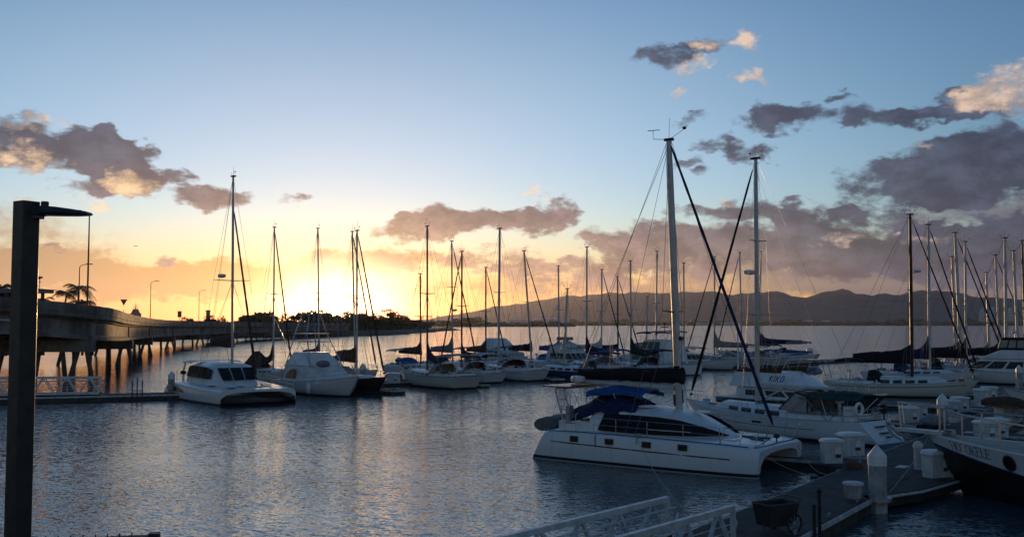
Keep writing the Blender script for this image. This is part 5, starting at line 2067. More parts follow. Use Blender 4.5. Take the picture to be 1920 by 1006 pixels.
# power pedestal
p = dpt(13.2, 2.5, .5)
r = thing('power_pedestal', 'short white power pedestal with a domed top beside the dark bow', 'pedestal', p)
mb = MB()
mb.box(-.13, .13, -.13, .13, 0, .85)
mb.build('body', boxm, r)
mb = MB()
mb.lathe((0, 0, .85), [(.2, 0), (.2, .08), (.14, .2), (.02, .26)], 10)
mb.build('cap', gel, r)
# bucket by the pile
r = thing('bucket', 'round grey lidded bin standing on the dock beside the thick pile', 'bin', dpt(5.1, 2.25, .5))
mb = MB()
mb.lathe((0, 0, 0), [(.25, 0), (.27, .04), (.31, .42), (.33, .43), (.33, .48)], 18)
mb.build('body', pilem, r, 30)
mb = MB()
mb.lathe((0, 0, .48), [(.34, -.02), (.34, .03), (.30, .05), (.02, .06)], 18)
mb.build('lid', boxm, r, 30)
# inflatable fender bundle on the dock
r = thing('inflatable_boat', 'rolled grey inflatable lying on the dock behind the bowsprit', 'inflatable', W(1752, 800, .5), .2)
mb = MB()
rings = []
for k in range(13):
    u = k / 12
    rr = .32 * math.sin(math.pi * (.06 + .88 * u)) ** .45
    rings.append([Vector((-.8 + 1.6 * u, rr * 1.3 * math.cos(2 * math.pi * j / 12), .33 + rr * math.sin(2 * math.pi * j / 12) * (1 + .2 * mnoise.noise(Vector((u * 5, j, 1)))))) for j in range(12)])
mb.loft(rings, True, True, True)
mb.build('tube', mat('hypalon', (.2, .22, .25), .6, var=.2), r, 60)
mb = MB()
for x in (-.3, .35):
    mb.tube([(x, .41 * math.cos(a), .33 + .33 * math.sin(a)) for a in [2 * math.pi * j / 14 for j in range(15)]], .02, 5)
mb.build('strap', ropem, r)
# brown covered dinghy on a stand
r = thing('covered_dinghy', 'upturned dinghy under a brown tarpaulin on a white stand at right', 'dinghy', W(1898, 792, .5), R(-15))
mb = MB()
rings = []
for k in range(15):
    u = k / 14
    w = .75 * math.sin(math.pi * (.04 + .80 * u)) ** .6
    rings.append([Vector((-1.6 + 3.6 * u, w * math.cos(math.pi * j / 10), 1.05 - .1 * u + .55 * math.sin(math.pi * j / 10) * (w / .75) ** .6 * (1 + .14 * mnoise.noise(Vector((u * 6, j * .8, 9)))))) for j in range(11)])
mb.sheet(rings, .06)
mb.build('tarpaulin', mat('brown_tarp', (.085, .05, .035), .85, var=.3, vs=2.5, bump=.03, bs=5), r, 60)
mb = MB()
mb.tube([(-1.5, -.5, 1.0), (0, -.75, .95), (2, -.3, .95)], .05, 6)
mb.build('gunwale', timber, r)
mb = MB()
mb.box(-.9, -.5, -.3, .3, 0, 1.0)
mb.build('stand', boxm, r, 0)
mb = MB()
mb.box(.6, 1.0, -.3, .3, 0, 1.0)
mb.build('stand', boxm, r, 0)

# dock cart
r = thing('dock_cart', 'black two wheeled dock cart with a tub and push bar on the near dock', 'cart', W(1455, 996, .5), R(28))
mb = MB()
bot = [(-.44, -.28), (.44, -.28), (.44, .28), (-.44, .28)]
top_ = [(-.54, -.34), (.54, -.34), (.54, .34), (-.54, .34)]
V3 = lambda pl, z: [Vector((x, y, z)) for x, y in pl]
ins = lambda pl, k: [(x * k, y * k) for x, y in pl]
mb.loft([V3(bot, .2), V3(top_, .80), V3(ins(top_, .95), .80), V3(ins(bot, .94), .26)], True, True, True)
mb.build('tub', blackp, r, 20)
mb = MB()
mb.tube([Vector((x, y, .80)) for x, y in top_ + top_[:1]], .022, 6)
mb.build('rim', alud, r)
for sg in (-1, 1):
    mb = MB()
    c = Vector((.30, sg * .40, .27))
    n = 18
    mb.tube([c + Vector((.25 * math.cos(2 * math.pi * k / n), 0, .25 * math.sin(2 * math.pi * k / n))) for k in range(n + 1)], .03, 6)
    w_ = mb.build('wheel', rubber, r)
    mb = MB()
    for k in range(8):
        a = 2 * math.pi * k / 8
        mb.tube([c, c + Vector((.24 * math.cos(a), 0, .24 * math.sin(a)))], .009, 4)
    mb.lathe(c - Vector((0, 0, .03)), [(.04, 0), (.04, .06)], 8)
    mb.build('spoke', galv, w_)
mb = MB()
mb.tube([(.53, -.3, .80), (.66, -.3, .92), (.66, .3, .92), (.53, .3, .80)], .022, 6)
mb.build('push_bar', alud, r)
mb = MB()
mb.tube([(-.42, 0, .3), (-.46, 0, .02)], .03, 6)
mb.build('leg', alud, r)
mb = MB()
for k in range(3):
    y_ = -.14 + .14 * k
    for sg in (-1, 1):
        mb.add([Vector((.405 + .0, y_ - .035, .5 - .05 * sg)) + Vector((-.02 + .0, 0, 0)), Vector((.385, y_ - .02, .5 - .05 * sg)), Vector((.385, y_ + .035, .5 + .05 * sg)), Vector((.385, y_ + .02, .5 + .05 * sg))], [(0, 1, 2, 3)])
mb.build('white_marks', gel, r, 0)
# dock ladder
r = thing('dock_ladder', 'black post ladder fixed to the near edge of the dock beside the cart', 'ladder', dpt(-.6, 2.86), R(55))
mb = MB()
mb.box(-.26, -.19, -.04, .04, -.6, 1.25)
mb.build('post', blackp, r, 0)
mb = MB()
mb.box(.19, .26, -.04, .04, -.6, 1.55)
mb.lathe((.225, 0, 1.5), [(.07, 0), (.09, .06), (.03, .16)], 8)
mb.build('post', blackp, r, 0)
mb = MB()
for z in (-.3, .02, .34, .72, 1.14):
    mb.tube([(-.2, 0, z), (.2, 0, z)], .02, 6)
mb.build('rung', steel, r)
p = W(257, 741, .5)
r = thing('dock_ladder', 'small dark three post ladder on the low dock left of the pile', 'ladder', (p.x, p.y, 0), .3)
mb = MB()
for x, h in ((-.38, 1.3), (0, 1.55), (.38, 1.3)):
    mb.tube([(x, 0, -.5), (x, 0, h + .4)], .045, 6)
mb.tube([(-.38, 0, .9), (.38, 0, .9)], .03, 6)
mb.build('post', blackp, r)


# ------------------------------------------------------------------ gangways
def truss(mb_list, a, c, h, n, r, loop=True, rails=3, wd=.07):
    """one side of a gangway: chords, posts, diagonals, handrails"""
    a, c = Vector(a), Vector(c)
    dv = (c - a).normalized()
    up = Vector((0, 0, 1))
    def bar(p, q_, w):
        d_ = (q_ - p).normalized()
        s = d_.cross(up)
        s = s.normalized() if s.length > .05 else dv.cross(up).normalized()
        u = s.cross(d_).normalized()
        mb_list.loft([[x + s * i * w + u * j * w for i, j in ((-1, -1), (1, -1), (1, 1), (-1, 1))] for x in (p, q_)], True, True, True)
    bar(a + up * h, c + up * h, wd)
    bar(a, c, wd)
    L = (c - a).length
    for k in range(n + 1):
        p = a + dv * L * k / n
        if k == 0:
            bar(p + up * wd, p + up * (h - wd), wd * .75)
        if k < n:
            m_ = a + dv * L * (k + .5) / n
            bar(p + up * wd + dv * .12, m_ + up * (h - wd) - dv * .07, wd * .6)
            bar(m_ + up * (h - wd) + dv * .07, a + dv * L * (k + 1) / n + up * wd - dv * .12, wd * .6)
    return dv, L


def gangway(label, a, dirv, L, w, h, n, zslope, side, cat_='gangway', grp='aluminium gangways'):
    r = thing('gangway', label, cat_, (a[0], a[1], 0), 0, grp)
    o = Vector((a[0], a[1], 0))
    dv = Vector((dirv[0], dirv[1], 0)).normalized()
    nn = Vector((-dv.y, dv.x, 0)) * side
    zb = a[2]
    e = dv * L + Vector((0, 0, zslope))
    for sg in (0, 1):
        mb = MB()
        s = nn * w * sg + Vector((0, 0, zb))
        truss(mb, s, s + e, h, n, r)
        t_ = mb.build('truss', alug, r, 0)
        mb = MB()
        ins_ = nn * (.10 if sg == 0 else -.10)
        for f in (.78,):
            p0 = s + ins_ - dv * .35 + Vector((0, 0, h * f))
            mb.tube([s + ins_ + Vector((0, 0, h * .42)), s + ins_ - dv * .28 + Vector((0, 0, h * .45)), s + ins_ - dv * .36 + Vector((0, 0, h * .62)), s + ins_ - dv * .25 + Vector((0, 0, h * f)), s + ins_ + e + Vector((0, 0, h * f))], .028, 7)
        for f in (.6, .42, .26):
            mb.tube([s + ins_ * .8 + Vector((0, 0, h * f)), s + ins_ * .8 + e + Vector((0, 0, h * f))], .016, 5)
        mb.build('handrail', alug, t_)
    mb = MB()
    s = Vector((0, 0, zb))
    mb.sheet([[s + nn * .08, s + nn * (w - .08)], [s + nn * .08 + e, s + nn * (w - .08) + e]], .06)
    mb.build('walkway', alug, r, 0)
    for sg in (0, 1):
        mb = MB()
        c = nn * (w * sg) + Vector((0, 0, .62))
        mb.tube([c + nn * -.08, c + nn * .08], .1, 10)
        mb.build('roller', rubber, r)
    return r


ga = Vector((4.09, 26.5, .56))
gangway('near gangway with white truss sides coming down to the walkway dock', ga, (-.66, -.75), 13.5, 1.92, 1.05, 9, .0, 1)
ga2 = W(188, 740, .5)
gangway('left gangway with a zigzag truss lying along the low dock under the bridge', (ga2.x, ga2.y, .62), (-.94, -.34), 22, 1.3, 1.25, 13, .25, -1)

# quay under the photographer, with the lamp
mb = MB()
mb.box(-60, 40, -60, 16.2, -2, .55)
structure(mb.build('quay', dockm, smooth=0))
mb = MB()
r = thing('street_lamp', 'tall dark square lamp post with a flat arm head at the left edge', 'street lamp', (-4.655, 9.5, .55), R(-32))
hp = EYE + (HY - 377) / F * 9.5 - .55
mb = MB()
s_ = .088
mb.loft([[Vector((x * s_, y * s_, z)) for x, y in ((-.9, -1), (.9, -1), (1, -.9), (1, .9), (.9, 1), (-.9, 1), (-1, .9), (-1, -.9))] for z in (0, hp)], True, True, True)
mb.box(-.16, .16, -.16, .16, 0, .04)
mb.build('post', postm, r, 30)
lh = thing('x', 'x', 'x')
bpy.data.objects.remove(lh)
M = Matrix.Rotation(R(32), 4, 'Z') @ Matrix.Translation((.09, 0, hp - .055))
mb = MB()
mb.loft([[M @ Vector((x, y * w, z * h_ + dz)) for y, z in ((-1, -.5), (-.8, -1), (.8, -1), (1, -.5), (.7, 1), (-.7, 1))] for x, w, h_, dz in ((-.02, .055, .055, -.045), (.05, .06, .050, -.038), (.08, .09, .044, -.034), (.22, .12, .038, -.040), (.38, .11, .028, -.052), (.50, .09, .016, -.060), (.52, .07, .009, -.062))], True, True, True)
mb.build('lamp_head', postm, r, 40)
mb = MB()
mb.prism([(-.02, -.05), (.06, -.05), (.06, .05), (-.02, .05)], -.11, -.05, M)
mb.build('arm_bracket', postm, r, 30)
mb = MB()
mb.lathe(M @ Vector((.085, 0, .0)), [(.034, -.01), (.036, .02), (.036, .05), (.03, .056)], 14)
mb.build('photocell', postm, r, 30)
mb = MB()
mb.box(.12, .46, -.07, .07, -.052, -.046, M @ Matrix.Rotation(R(2.5), 4, 'Y'))
mb.build('lens', mat('led_lens', (.25, .25, .24), .3, var=.2, vs=60), r, 0)
# dark landing edge at the bottom of the picture
p = Y(262, 1012, 19.5)
r = thing('landing_beam', 'dark timber landing end with a row of short pins at the bottom edge', 'landing', (p.x, 19.5, 0), R(12))
mb = MB()
zt = EYE + (HY - 996) / F * 19.5
mb.box(-2.2, .38, -2.6, .0, -1, zt)
mb.build('beam', dockside, r, 0)
mb = MB()
for k in range(9):
    mb.tube([(-1.9 + .22 * k, -.05, zt), (-1.9 + .22 * k, -.05, zt + .06)], .012, 5)
mb.box(.18, .38, -.2, 0, zt, zt + .05)
mb.build('pins', blackp, r, 0)


r = thing('coiled_hose', 'coiled orange hose lying beside the dock boxes at the catamaran bow', 'hose', dpt(12.0, .35, .5))
mb = MB()
pts = []
for k in range(70):
    a = k * .42
    rr = .22 + .05 * math.sin(k * .9)
    pts.append((rr * math.cos(a) * 1.3, rr * math.sin(a), .03 + .003 * k))
mb.tube(pts, .018, 5)
mb.build('coil', mat('orange_hose', (.22, .07, .025), .6, var=.2), r)


def rope(label, pts, sag, rad=.014, group='mooring lines to the near dock'):
    a, c = Vector(pts[0]), Vector(pts[1])
    mb = MB()
    mb.tube([a.lerp(c, k / 10) - Vector((0, 0, sag * math.sin(math.pi * k / 10))) for k in range(11)], rad, 5)
    o = mb.build('mooring_line', ropem)
    tag(o, label, 'rope', group)


cm = cat.matrix_basis
rope('slack mooring line from the far catamaran bow down to the dock edge', (cm @ Vector((4.6, 2.1, 1.0)), dpt(9.3, .2, .55)), .35)
rope('thin line from the near catamaran bow down to the dock edge', (cm @ Vector((4.5, -2.1, 1.15)), dpt(8.6, .15, .55)), .2, .01)
rope('line from the catamaran side rail down to the near gangway end', (cm @ Vector((-.6, -2.75, 1.3)), W(1292, 962, .8)), .3, .012)
hm_ = ho.matrix_basis
rope('taut mooring line from the lettered bow to the dock corner', (hm_ @ Vector((hob.x1 - .1, .1, hob.fb)), dpt(7.2, 2.9, .5)), .15, .018)

# ------------------------------------------------------------------ motor yachts
def tier(r, name, xa, xb, w, z0, z1, rf, ra, m, win=None, wtop=.86, glassm=None, nose=.25, parent=None):
    """a deckhouse tier: plan with a slightly pointed front, raked ends, and a window band split by pillars"""
    def plan(k, z):
        a = xa + ra * k
        b2 = xb - rf * k
        ww = w * (1 - (1 - wtop) * k)
        return [Vector((a, -ww, z)), Vector((b2 - nose, -ww, z)), Vector((b2, -ww * .55, z)), Vector((b2 + nose * .3, 0, z)), Vector((b2, ww * .55, z)), Vector((b2 - nose, ww, z)), Vector((a, ww, z))]
    mb = MB()
    top = plan(1, z1)
    mb.loft([plan(0, z0), top, [Vector((p.x * .98 + (xa + xb) * .01, p.y * .9, z1 + .06)) for p in top]], True, True, True)
    h = mb.build(name, m, r, 30)
    if win:
        k0, k1 = win
        def wp(i, f, k):
            P = plan(k, z0 + (z1 - z0) * k)
            p = P[i].lerp(P[i + 1], f)
            c = Vector(((xa + xb) / 2, 0, p.z))
            d_ = (p - c)
            d_.z = 0
            return p + Vector((0, math.copysign(.015, p.y), 0)) + Vector((.015, 0, 0))
        for i in range(6):
            n = 3 if i in (0, 5) else 1
            for j in range(n):
                f0, f1 = (j + .07) / n, (j + .93) / n
                if i == 0:
                    f0, f1 = .12 + .88 * f0, .12 + .88 * f1
                if i == 5:
                    f0, f1 = f0 * .88, f1 * .88
                mb = MB()
                A, B_, C, D_ = wp(i, f0, k0), wp(i, f1, k0), wp(i, f1, k1), wp(i, f0, k1)
                nv = (B_ - A).cross(D_ - A)
                if nv.dot(A - Vector(((xa + xb) / 2, 0, z0))) < 0:
                    nv = -nv
                quadm(mb, A, B_, C, D_, .015, nv)
                mb.build('window', glassm or glass, h, 0)
    return h


def yacht(label, px, wl, head, L, B, fs=1.0, fb=1.6, hull=None, group='motor yachts in the marina', rail=True):
    p = W(px, wl)
    r = thing('motor_yacht', label, 'motor yacht', p, R(head), group)
    H = Hull(L, B, fs, fs + .05, fb, xm=.52, stern=.86, rake=.13, srake=.0, full=2.0, flare=.80)
    H.build(r, hull or HW, deckm, rubber if False else galv, .03, 16)
    if rail:
        rail_line(r, H, -.05 * L, .40 * L, .7, 6, 'bow_rail', .1, True, .018, 2)
    return r, H


# sportfishing boat with a tall tower, left
r, H = yacht('white sportfishing boat with a tall pipe tower beside the left catamaran', 606, 738, -52, 13.2, 4.4, 1.05, 1.75)
tier(r, 'deckhouse', -4.6, 2.8, 1.85, 1.05, 2.45, 2.2, .25, gel, None, .84)
f_ = tier(r, 'flybridge', -4.4, .7, 1.62, 2.5, 3.6, 1.7, .9, gel, None, .72)
mb = MB()
mb.loft([[Vector((x, -s * (1.715 - .02 * z), 1.35 + z)) for x, z in ((-3.9, 0), (-1.9, 0), (-1.9, .85), (-2.7, .80), (-3.5, .45))] for s in (1.06, 1.10)], True, True, True)
mb.build('window', glass, r, 0)
mb = MB()
tz = [(-4.2, 1.6), (-1.0, 1.5)]
P2 = [Vector((x, s * y_, 5.3)) for x, y_ in ((-3.9, 1.1), (-1.3, 1.1)) for s in (1, -1)]
for (x, y_) in ((-4.6, 1.85), (.6, 1.6)):
    for s in (1, -1):
        e = Vector((-3.7 if x < -2 else -1.3, s * 1.0, 5.3))
        mb.tube([(x, s * y_, 1.1 if x < -2 else 2.4), e], .05, 6)
        mb.tube([e, Vector((-3.2 if x < -2 else -1.8, s * .55, 7.1))], .045, 6)
for z, xa, xb, y_ in ((5.3, -3.9, -1.1, 1.1), (6.0, -3.5, -1.5, .8), (7.1, -3.2, -1.8, .6), (4.6, -4.0, -.9, 1.15)):
    mb.tube([(xa, -y_, z), (xb, -y_, z), (xb, y_, z), (xa, y_, z), (xa, -y_, z)], .03, 5)
for s in (1, -1):
    mb.tube([(-4.4, s * 1.7, 2.4), (-1.4, s * 1.0, 5.2)], .02, 5)
    mb.tube([(.4, s * 1.5, 2.6), (-3.6, s * 1.0, 5.2)], .02, 5)
    mb.tube([(-.4, s * 1.9, 1.6), (-4.5, s * 3.6, 8.6)], [.035, .015], 5)
mb.build('tower', steel, r)
mb = MB()
mb.box(-3.95, -1.05, -1.15, 1.15, 5.31, 5.36)
mb.build('tower_platform', gel, r, 0)
mb = MB()
mb.blob((1.9, -1.0, 2.75), .9, .5, .30, 10, 6, .3)
mb.build('covered_raft', CAN['grey'], r, 60)
mb = MB()
mb.blob((1.4, -2.15, .65), .26, .22, .5, 9, 7)
mb.tube([(1.4, -2.15, 1.1), (1.4, -1.95, 1.7)], .02, 4)
mb.build('fender', gel, r)

# pilot-house yacht in the middle
r, H = yacht('white trawler yacht with a domed pilot house behind the tall white mast', 942, 690, -52, 12, 4.0, 1.1, 1.8)
tier(r, 'deckhouse', -4.0, 2.6, 1.7, 1.1, 2.7, .9, .2, gel, (.35, .85), .9)
tier(r, 'upper_house', -3.4, 1.4, 1.75, 2.75, 4.15, 1.5, .9, gel, None, .55)
mb = MB()
mb.tube([(-2.5, .8, 4.1), (-2.5, .8, 5.2)], .03, 5)
mb.tube([(-.9, 0, 4.2), (-.9, 0, 4.8), (-.4, 0, 4.9)], .03, 5)
mb.build('antenna', galv, r)
clutter(r, H, -5.5, -4.2, 1.2, 1.3, 4, 5)
# yacht with a covered flybridge
r, H = yacht('white flybridge yacht with pale canvas cover behind the blue sail cover', 1078, 694, -52, 11.5, 3.9, 1.1, 1.7)
tier(r, 'deckhouse', -4.2, 2.2, 1.65, 1.1, 2.6, 1.6, .2, gel, (.3, .8), .86)
tier(r, 'flybridge', -3.6, .6, 1.5, 2.65, 3.4, .7, .2, gel, None, .92)
tarp(r, [[(-3.6, -1.6, 3.2), (-3.6, 0, 3.6), (-3.6, 1.6, 3.2)], [(-1.8, -1.5, 3.5), (-1.7, 0, 4.1), (-1.8, 1.5, 3.5)], [(.8, -1.5, 3.0), (1.0, 0, 3.3), (.8, 1.5, 3.0)]], CAN['white'], 'flybridge_cover')
mb = MB()
mb.box(-2.6, -1.2, -1.0, .8, 4.0, 4.45)
mb.build('stowed_raft', CAN['beige'], r, 0)
mb = MB()
mb.tube([(-3.9, -1.2, 3.0), (-3.9, -1.2, 6.2), (-3.9, 1.6, 6.3)], .035, 5)
mb.tube([(-3.9, -2.4, 6.15), (-3.9, 2.2, 6.25)], .04, 5)
mb.blob((-3.9, .1, 6.45), .3, .2, .16, 8, 5, .5)
mb.build('crane', galv, r)
# tall flybridge yacht
r, H = yacht('tall white flybridge yacht with black top and lit saloon windows left of the big mast', 1226, 699, 120, 13.5, 4.4, 1.3, 2.0)
tier(r, 'deckhouse', -4.4, 3.4, 1.9, 1.3, 2.9, 1.8, .1, gel, (.25, .78), .9)
tier(r, 'wheelhouse', -4.0, 1.0, 1.75, 2.95, 4.2, 1.0, .1, gel, (.12, .85), .92)
bimini(r, -4.6, -1.2, 1.7, 5.3, CAN['grey'], 4.2, 'hard_top', .08, True)
bimini(r, -1.4, 1.6, 1.6, 5.15, CAN['black'], 4.2, 'bimini', .12, True)
mb = MB()
mb.tube([(-2.2, 0, 5.3), (-2.2, 0, 6.1)], .04, 5)
mb.box(-2.8, -1.6, -.12, .12, 5.75, 5.88)
mb.blob((-2.2, 0, 6.2), .25, .25, .15, 8, 5)
mb.build('radar_mast', blackp, r)
clutter(r, H, -6, -4.8, 1.6, 1.4, 8, 6)
# open express boat behind the crossing furled sails
r, H = yacht('white express boat with a rounded hard top between the crossing furled sails', 1322, 692, -40, 11, 3.6, 1.0, 1.6)
tier(r, 'deckhouse', -3.4, .6, 1.5, 1.0, 2.1, 1.4, .1, gel, (.35, .9), .9)
bimini(r, -4.2, -.6, 1.5, 2.95, CAN['white'], 2.0, 'hard_top', .14, True)
mb = MB()
for s in (1, -1):
    mb.tube([(-3.8, s * 1.5, 1.0), (-3.5, s * 1.35, 4.3), (-1.2, s * 1.35, 4.4), (-.8, s * 1.5, 2.0)], .03, 5)
mb.tube([(-3.5, -1.35, 4.3), (-3.5, 1.35, 4.3)], .03, 5)
mb.build('arch', steel, r)
clutter(r, H, -5, -3.6, 1.4, 1.2, 18, 6)
# boat with the slanted lettered side
bp = W(1662, 797)
r = thing('motor_yacht', 'white yacht with a slanted lettered upper side and dark green hull behind the sloop boom', 'motor yacht', (bp.x - .616 * 5.5, bp.y + .788 * 5.5, 0), R(-52), 'motor yachts in the marina')
H = Hull(12.0, 4.0, 1.15, 1.2, 1.85, xm=.54, stern=.86, rake=.15, srake=0, full=2.0, flare=.8)
H.build(r, hm('greenhull', (.02, .045, .042), boot=None), deckm, gel, .07, 16)
rail_line(r, H, .5, 4.6, .7, 5, 'bow_rail', .1, True, .018)
tier(r, 'deckhouse', -4.8, 2.0, 1.75, 1.22, 1.92, 1.4, .1, gel, (.3, .8), .9)
fb_ = tier(r, 'flybridge', -5.2, .6, 1.8, 1.99, 2.95, 1.9, .2, gel, None, .78)
mb = MB()
mb.loft([[Vector((x, s * 1.43, z)) for x, z in ((-4.9, 2.96), (-1.2, 2.96), (-1.0, 3.35), (-4.7, 3.15))] for s in (.97, 1.0)], True, True, True)
mb.loft([[Vector((x, -s * 1.43, z)) for x, z in ((-4.9, 2.96), (-1.2, 2.96), (-1.0, 3.35), (-4.7, 3.15))] for s in (.97, 1.0)], True, True, True)
mb.build('wind_screen', CAN['brown'], r, 0)
mb = MB()
for k in range(5):
    x = -4.6 + k * .85
    mb.tube([(x, -1.4, 3.0), (x + .6, -1.3, 4.0)], .016, 4)
    mb.tube([(x + .8, -1.4, 3.0), (x + .2, -1.3, 4.0)], .016, 4)
    mb.tube([(x, 1.4, 3.0), (x + .6, 1.3, 4.0)], .016, 4)
mb.tube([(-4.6, -1.3, 4.0), (-.6, -1.3, 4.0), (-.6, 1.3, 4.0), (-4.6, 1.3, 4.0)], .02, 5)
mb.build('bimini_frame', steel, r)
mb = MB()
mb.tube([(-5.4, -.6, 2.3), (-5.4, -.6, 6.4)], [.05, .03], 6)
mb.build('flag_pole', gel, r)
mb = MB()
mb.tube([(-4.9, .3, 3.0), (-6.3, .5, 4.0), (-7.4, .6, 4.2)], [.12, .12, .1], 8)
mb.build('boat_crane', galv, r)
# blue lettering on the slanted side
mb = MB()
pen, word = 0.0, 'KIKO'
SG = {'K': [((.1, 0), (.1, 1)), ((.12, .42), (.6, 1)), ((.25, .55), (.65, 0))], 'I': [((.12, 0), (.12, 1))], 'O': [((.1, .1), (.1, .9)), ((.6, .1), (.6, .9)), ((.1, .95), (.6, .95)), ((.1, .05), (.6, .05))]}
for ch in word:
    for (x0_, z0_), (x1_, z1_) in SG[ch]:
        def lp(x, z, o=0):
            X = -2.05 + (pen + x + .25 * z) * .42
            Z = 2.40 + z * .38
            k = (Z - 1.99) / .96
            return Vector((X, -(1.8 * (1 - .22 * k)) - .012 - o, Z))
        a, c = lp(x0_, z0_), lp(x1_, z1_)
        d_ = (c - a).normalized() * .03
        s = d_.cross(Vector((0, -1, 0))).normalized() * .032
        mb.add([a + s, c + s, c - s, a - s], [(0, 1, 2, 3)])
    pen += .85 if ch != 'I' else .38
mb.build('name_lettering', mat('blue_lettering', (.06, .09, .26), .5), r, 0)
# yacht with a canvas enclosure at right
r, H = yacht('white flybridge yacht with dark canvas enclosure among the masts at right', 1862, 718, 140, 12.5, 4.2, 1.2, 1.9)
tier(r, 'deckhouse', -4.2, 3.2, 1.85, 1.2, 2.6, 2.4, .1, gel, (.3, .82), .88)
tier(r, 'flybridge', -4.0, 1.0, 1.75, 2.65, 3.5, 2.0, .2, gel, None, .9)
tier(r, 'canvas_enclosure', -3.9, -.7, 1.5, 3.55, 4.75, .35, .1, CAN['black'], (.18, .82), .86, mat('warm_vinyl', (.36, .28, .22), .3, .2, vs=2))
mb = MB()
mb.tube([(-2.2, 0, 4.8), (-2.2, 0, 5.2)], .04, 5)
mb.lathe((-2.2, 0, 5.2), [(.2, 0), (.28, .08), (.28, .2), (.15, .32), (.02, .36)], 10)
mb.build('radar_dome', gel, r)
# white bow at the right edge
bp = Y(1884, 727, 58)
r = thing('motor_yacht', 'white boat bow with small portholes cut by the right edge of the picture', 'motor yacht', (bp.x + 5.2, bp.y - 1.6, 0), R(163), 'motor yachts in the marina')
H = Hull(11.0, 3.8, 1.5, 1.6, bp.z, xm=.5, stern=.86, rake=.16, srake=0, full=2.0, flare=.78)
H.build(r, HW, deckm, galv, .04, 14)
rail_line(r, H, 0, 4.8, .8, 5, 'bow_rail', .1, True, .02)
tier(r, 'deckhouse', -4.4, 1.4, 1.6, 1.6, 2.8, 1.6, .1, gel, (.3, .8), .88)

# ------------------------------------------------------------------ left catamaran
lc = W(438, 741)
q1, q2 = Vector((-21.5, 75.2, 0)), W(541, 752)
ctr = (q1 + q2) / 2
hdg = R(-54)
dirv = Vector((math.cos(hdg), math.sin(hdg), 0))
lcat = thing('catamaran', 'white sailing catamaran with dark wrap-round windows at the left dock', 'catamaran', ctr - dirv * 6.2, hdg)
ho2 = (q2 - q1).length / 2 - .12
LST = [(-6.3, ho2 + .30, ho2 - .7, .95, .6, .3, .7), (-5.0, ho2 + .5, ho2 - .75, 1.28, .6, .4, .2), (-3.0, ho2 + .55, ho2 - .75, 1.36, .62, .45, 0), (0, ho2 + .52, ho2 - .6, 1.26, .66, .45, 0), (3.0, ho2 + .36, ho2 - .38, 1.16, .78, .42, 0), (5.0, ho2 + .18, ho2 - .18, 1.12, .92, .32, .02), (6.3, ho2 + .03, ho2 - .03, 1.10, .96, .2, .0)]
cat_hull(lcat, LST, HW, gel)
zc = 1.30
mb = MB()
mb.loft([ringat(x, w, zc - .1, zt, .86) for x, w, zt in ((-4.4, 2.2, 2.85), (-3.6, 2.3, 3.0), (-1.5, 2.25, 3.02), (.3, 2.1, 2.95), (.9, 1.85, 2.8), (2.4, 1.5, 1.36), (2.7, 1.0, 1.28))], False, True, True)
c_ = mb.build('cabin', gel, lcat, 30)
for sg in (1, -1):
    mb = MB()
    rows = []
    for x, w, z0, z1 in ((-4.0, 2.27, 1.85, 2.55), (-3.6, 2.32, 1.8, 2.7), (-1.5, 2.27, 1.8, 2.72), (.3, 2.12, 1.75, 2.65), (.85, 1.88, 1.75, 2.45)):
        rows.append([Vector((x, sg * (w * (1.0 - .085 * v) + .03), z0 + (z1 - z0) * v)) for v in (0, .5, 1)])
    mb.sheet(rows)
    mb.build('window', glass, c_, 0)
for sg in (-1, 0, 1):
    mb = MB()
    y0_, y1_ = (sg - .44) * 1.05, (sg + .44) * 1.05
    q = lambda y_, k: Vector((.98 + 1.42 * k + .04, y_ * (1 - .1 * k), 2.74 - 1.3 * k + .05))
    quadm(mb, q(y0_, .12), q(y1_, .12), q(y1_, .85), q(y0_, .85), .015, (.6, 0, .6))
    mb.build('window', glass, c_, 0)
mb = MB()
rings = []
for k in range(11):
    u = k / 10
    x = -5.2 + 4.6 * u
    w = lerp_tab([(a[0], a[1]) for a in LST], x)
    rings.append([Vector((x, -w - .05, .66 + .06 * (1 - u))), Vector((x, -w - .05, .70 + .42 * math.sin(math.pi * min(1, .18 + u * .82)) ** .7 - .05 * u))])
mb.sheet(rings)
mb.build('hull_window', glass, lcat, 0)
bimini(lcat, -5.6, -3.2, 2.2, 3.08, gel, 2.2, 'cockpit_top', .1, False)
for sg in (1, -1):
    mb = MB()
    mb.tube([(-5.4, sg * 2.1, 1.3), (-5.5, sg * 2.05, 2.2), (-5.2, sg * 2.0, 3.0)], .09, 8)
    mb.tube([(-6.2, sg * 2.6, 1.1), (-6.4, sg * 2.6, 2.2), (-5.6, sg * 2.6, 2.3), (-5.6, sg * 2.6, 1.5)], .025, 5)
    mb.build('cockpit_arch', gel, lcat)
clutter(lcat, Hull(11, 5, 1.6, 1.6, 1.6), -6.2, -5.4, 2.2, 1.9, 77, 8)
HL = Hull(12.4, 5.2, 1.7, 1.7, 1.6, xm=.5)
tp = Y(438.5, 332, lcat.location.y)
lx = tp.x - (lcat.location.x + 0.4 * math.cos(hdg))
rig(lcat, HL, tp.z, lx * math.cos(hdg), .15, alu, 2.0, ((.475, 1.55),), 'brown', 5.2, 2.3, 'brown', .11, None, 1, .5, 2.8, .5, .9, .0, .86, -lx * math.sin(hdg), 1.0, None, 5.9, thin=1.4)
mb = MB()
at_ = Vector((.5, -1.0, 2 + (tp.z - 2) * .475 + .3))
mb.lathe(at_, [(.12, -.14), (.28, -.1), (.34, .02), (.30, .16), (.05, .2)], 12)
mb.build('radar_dome', gel, lcat)
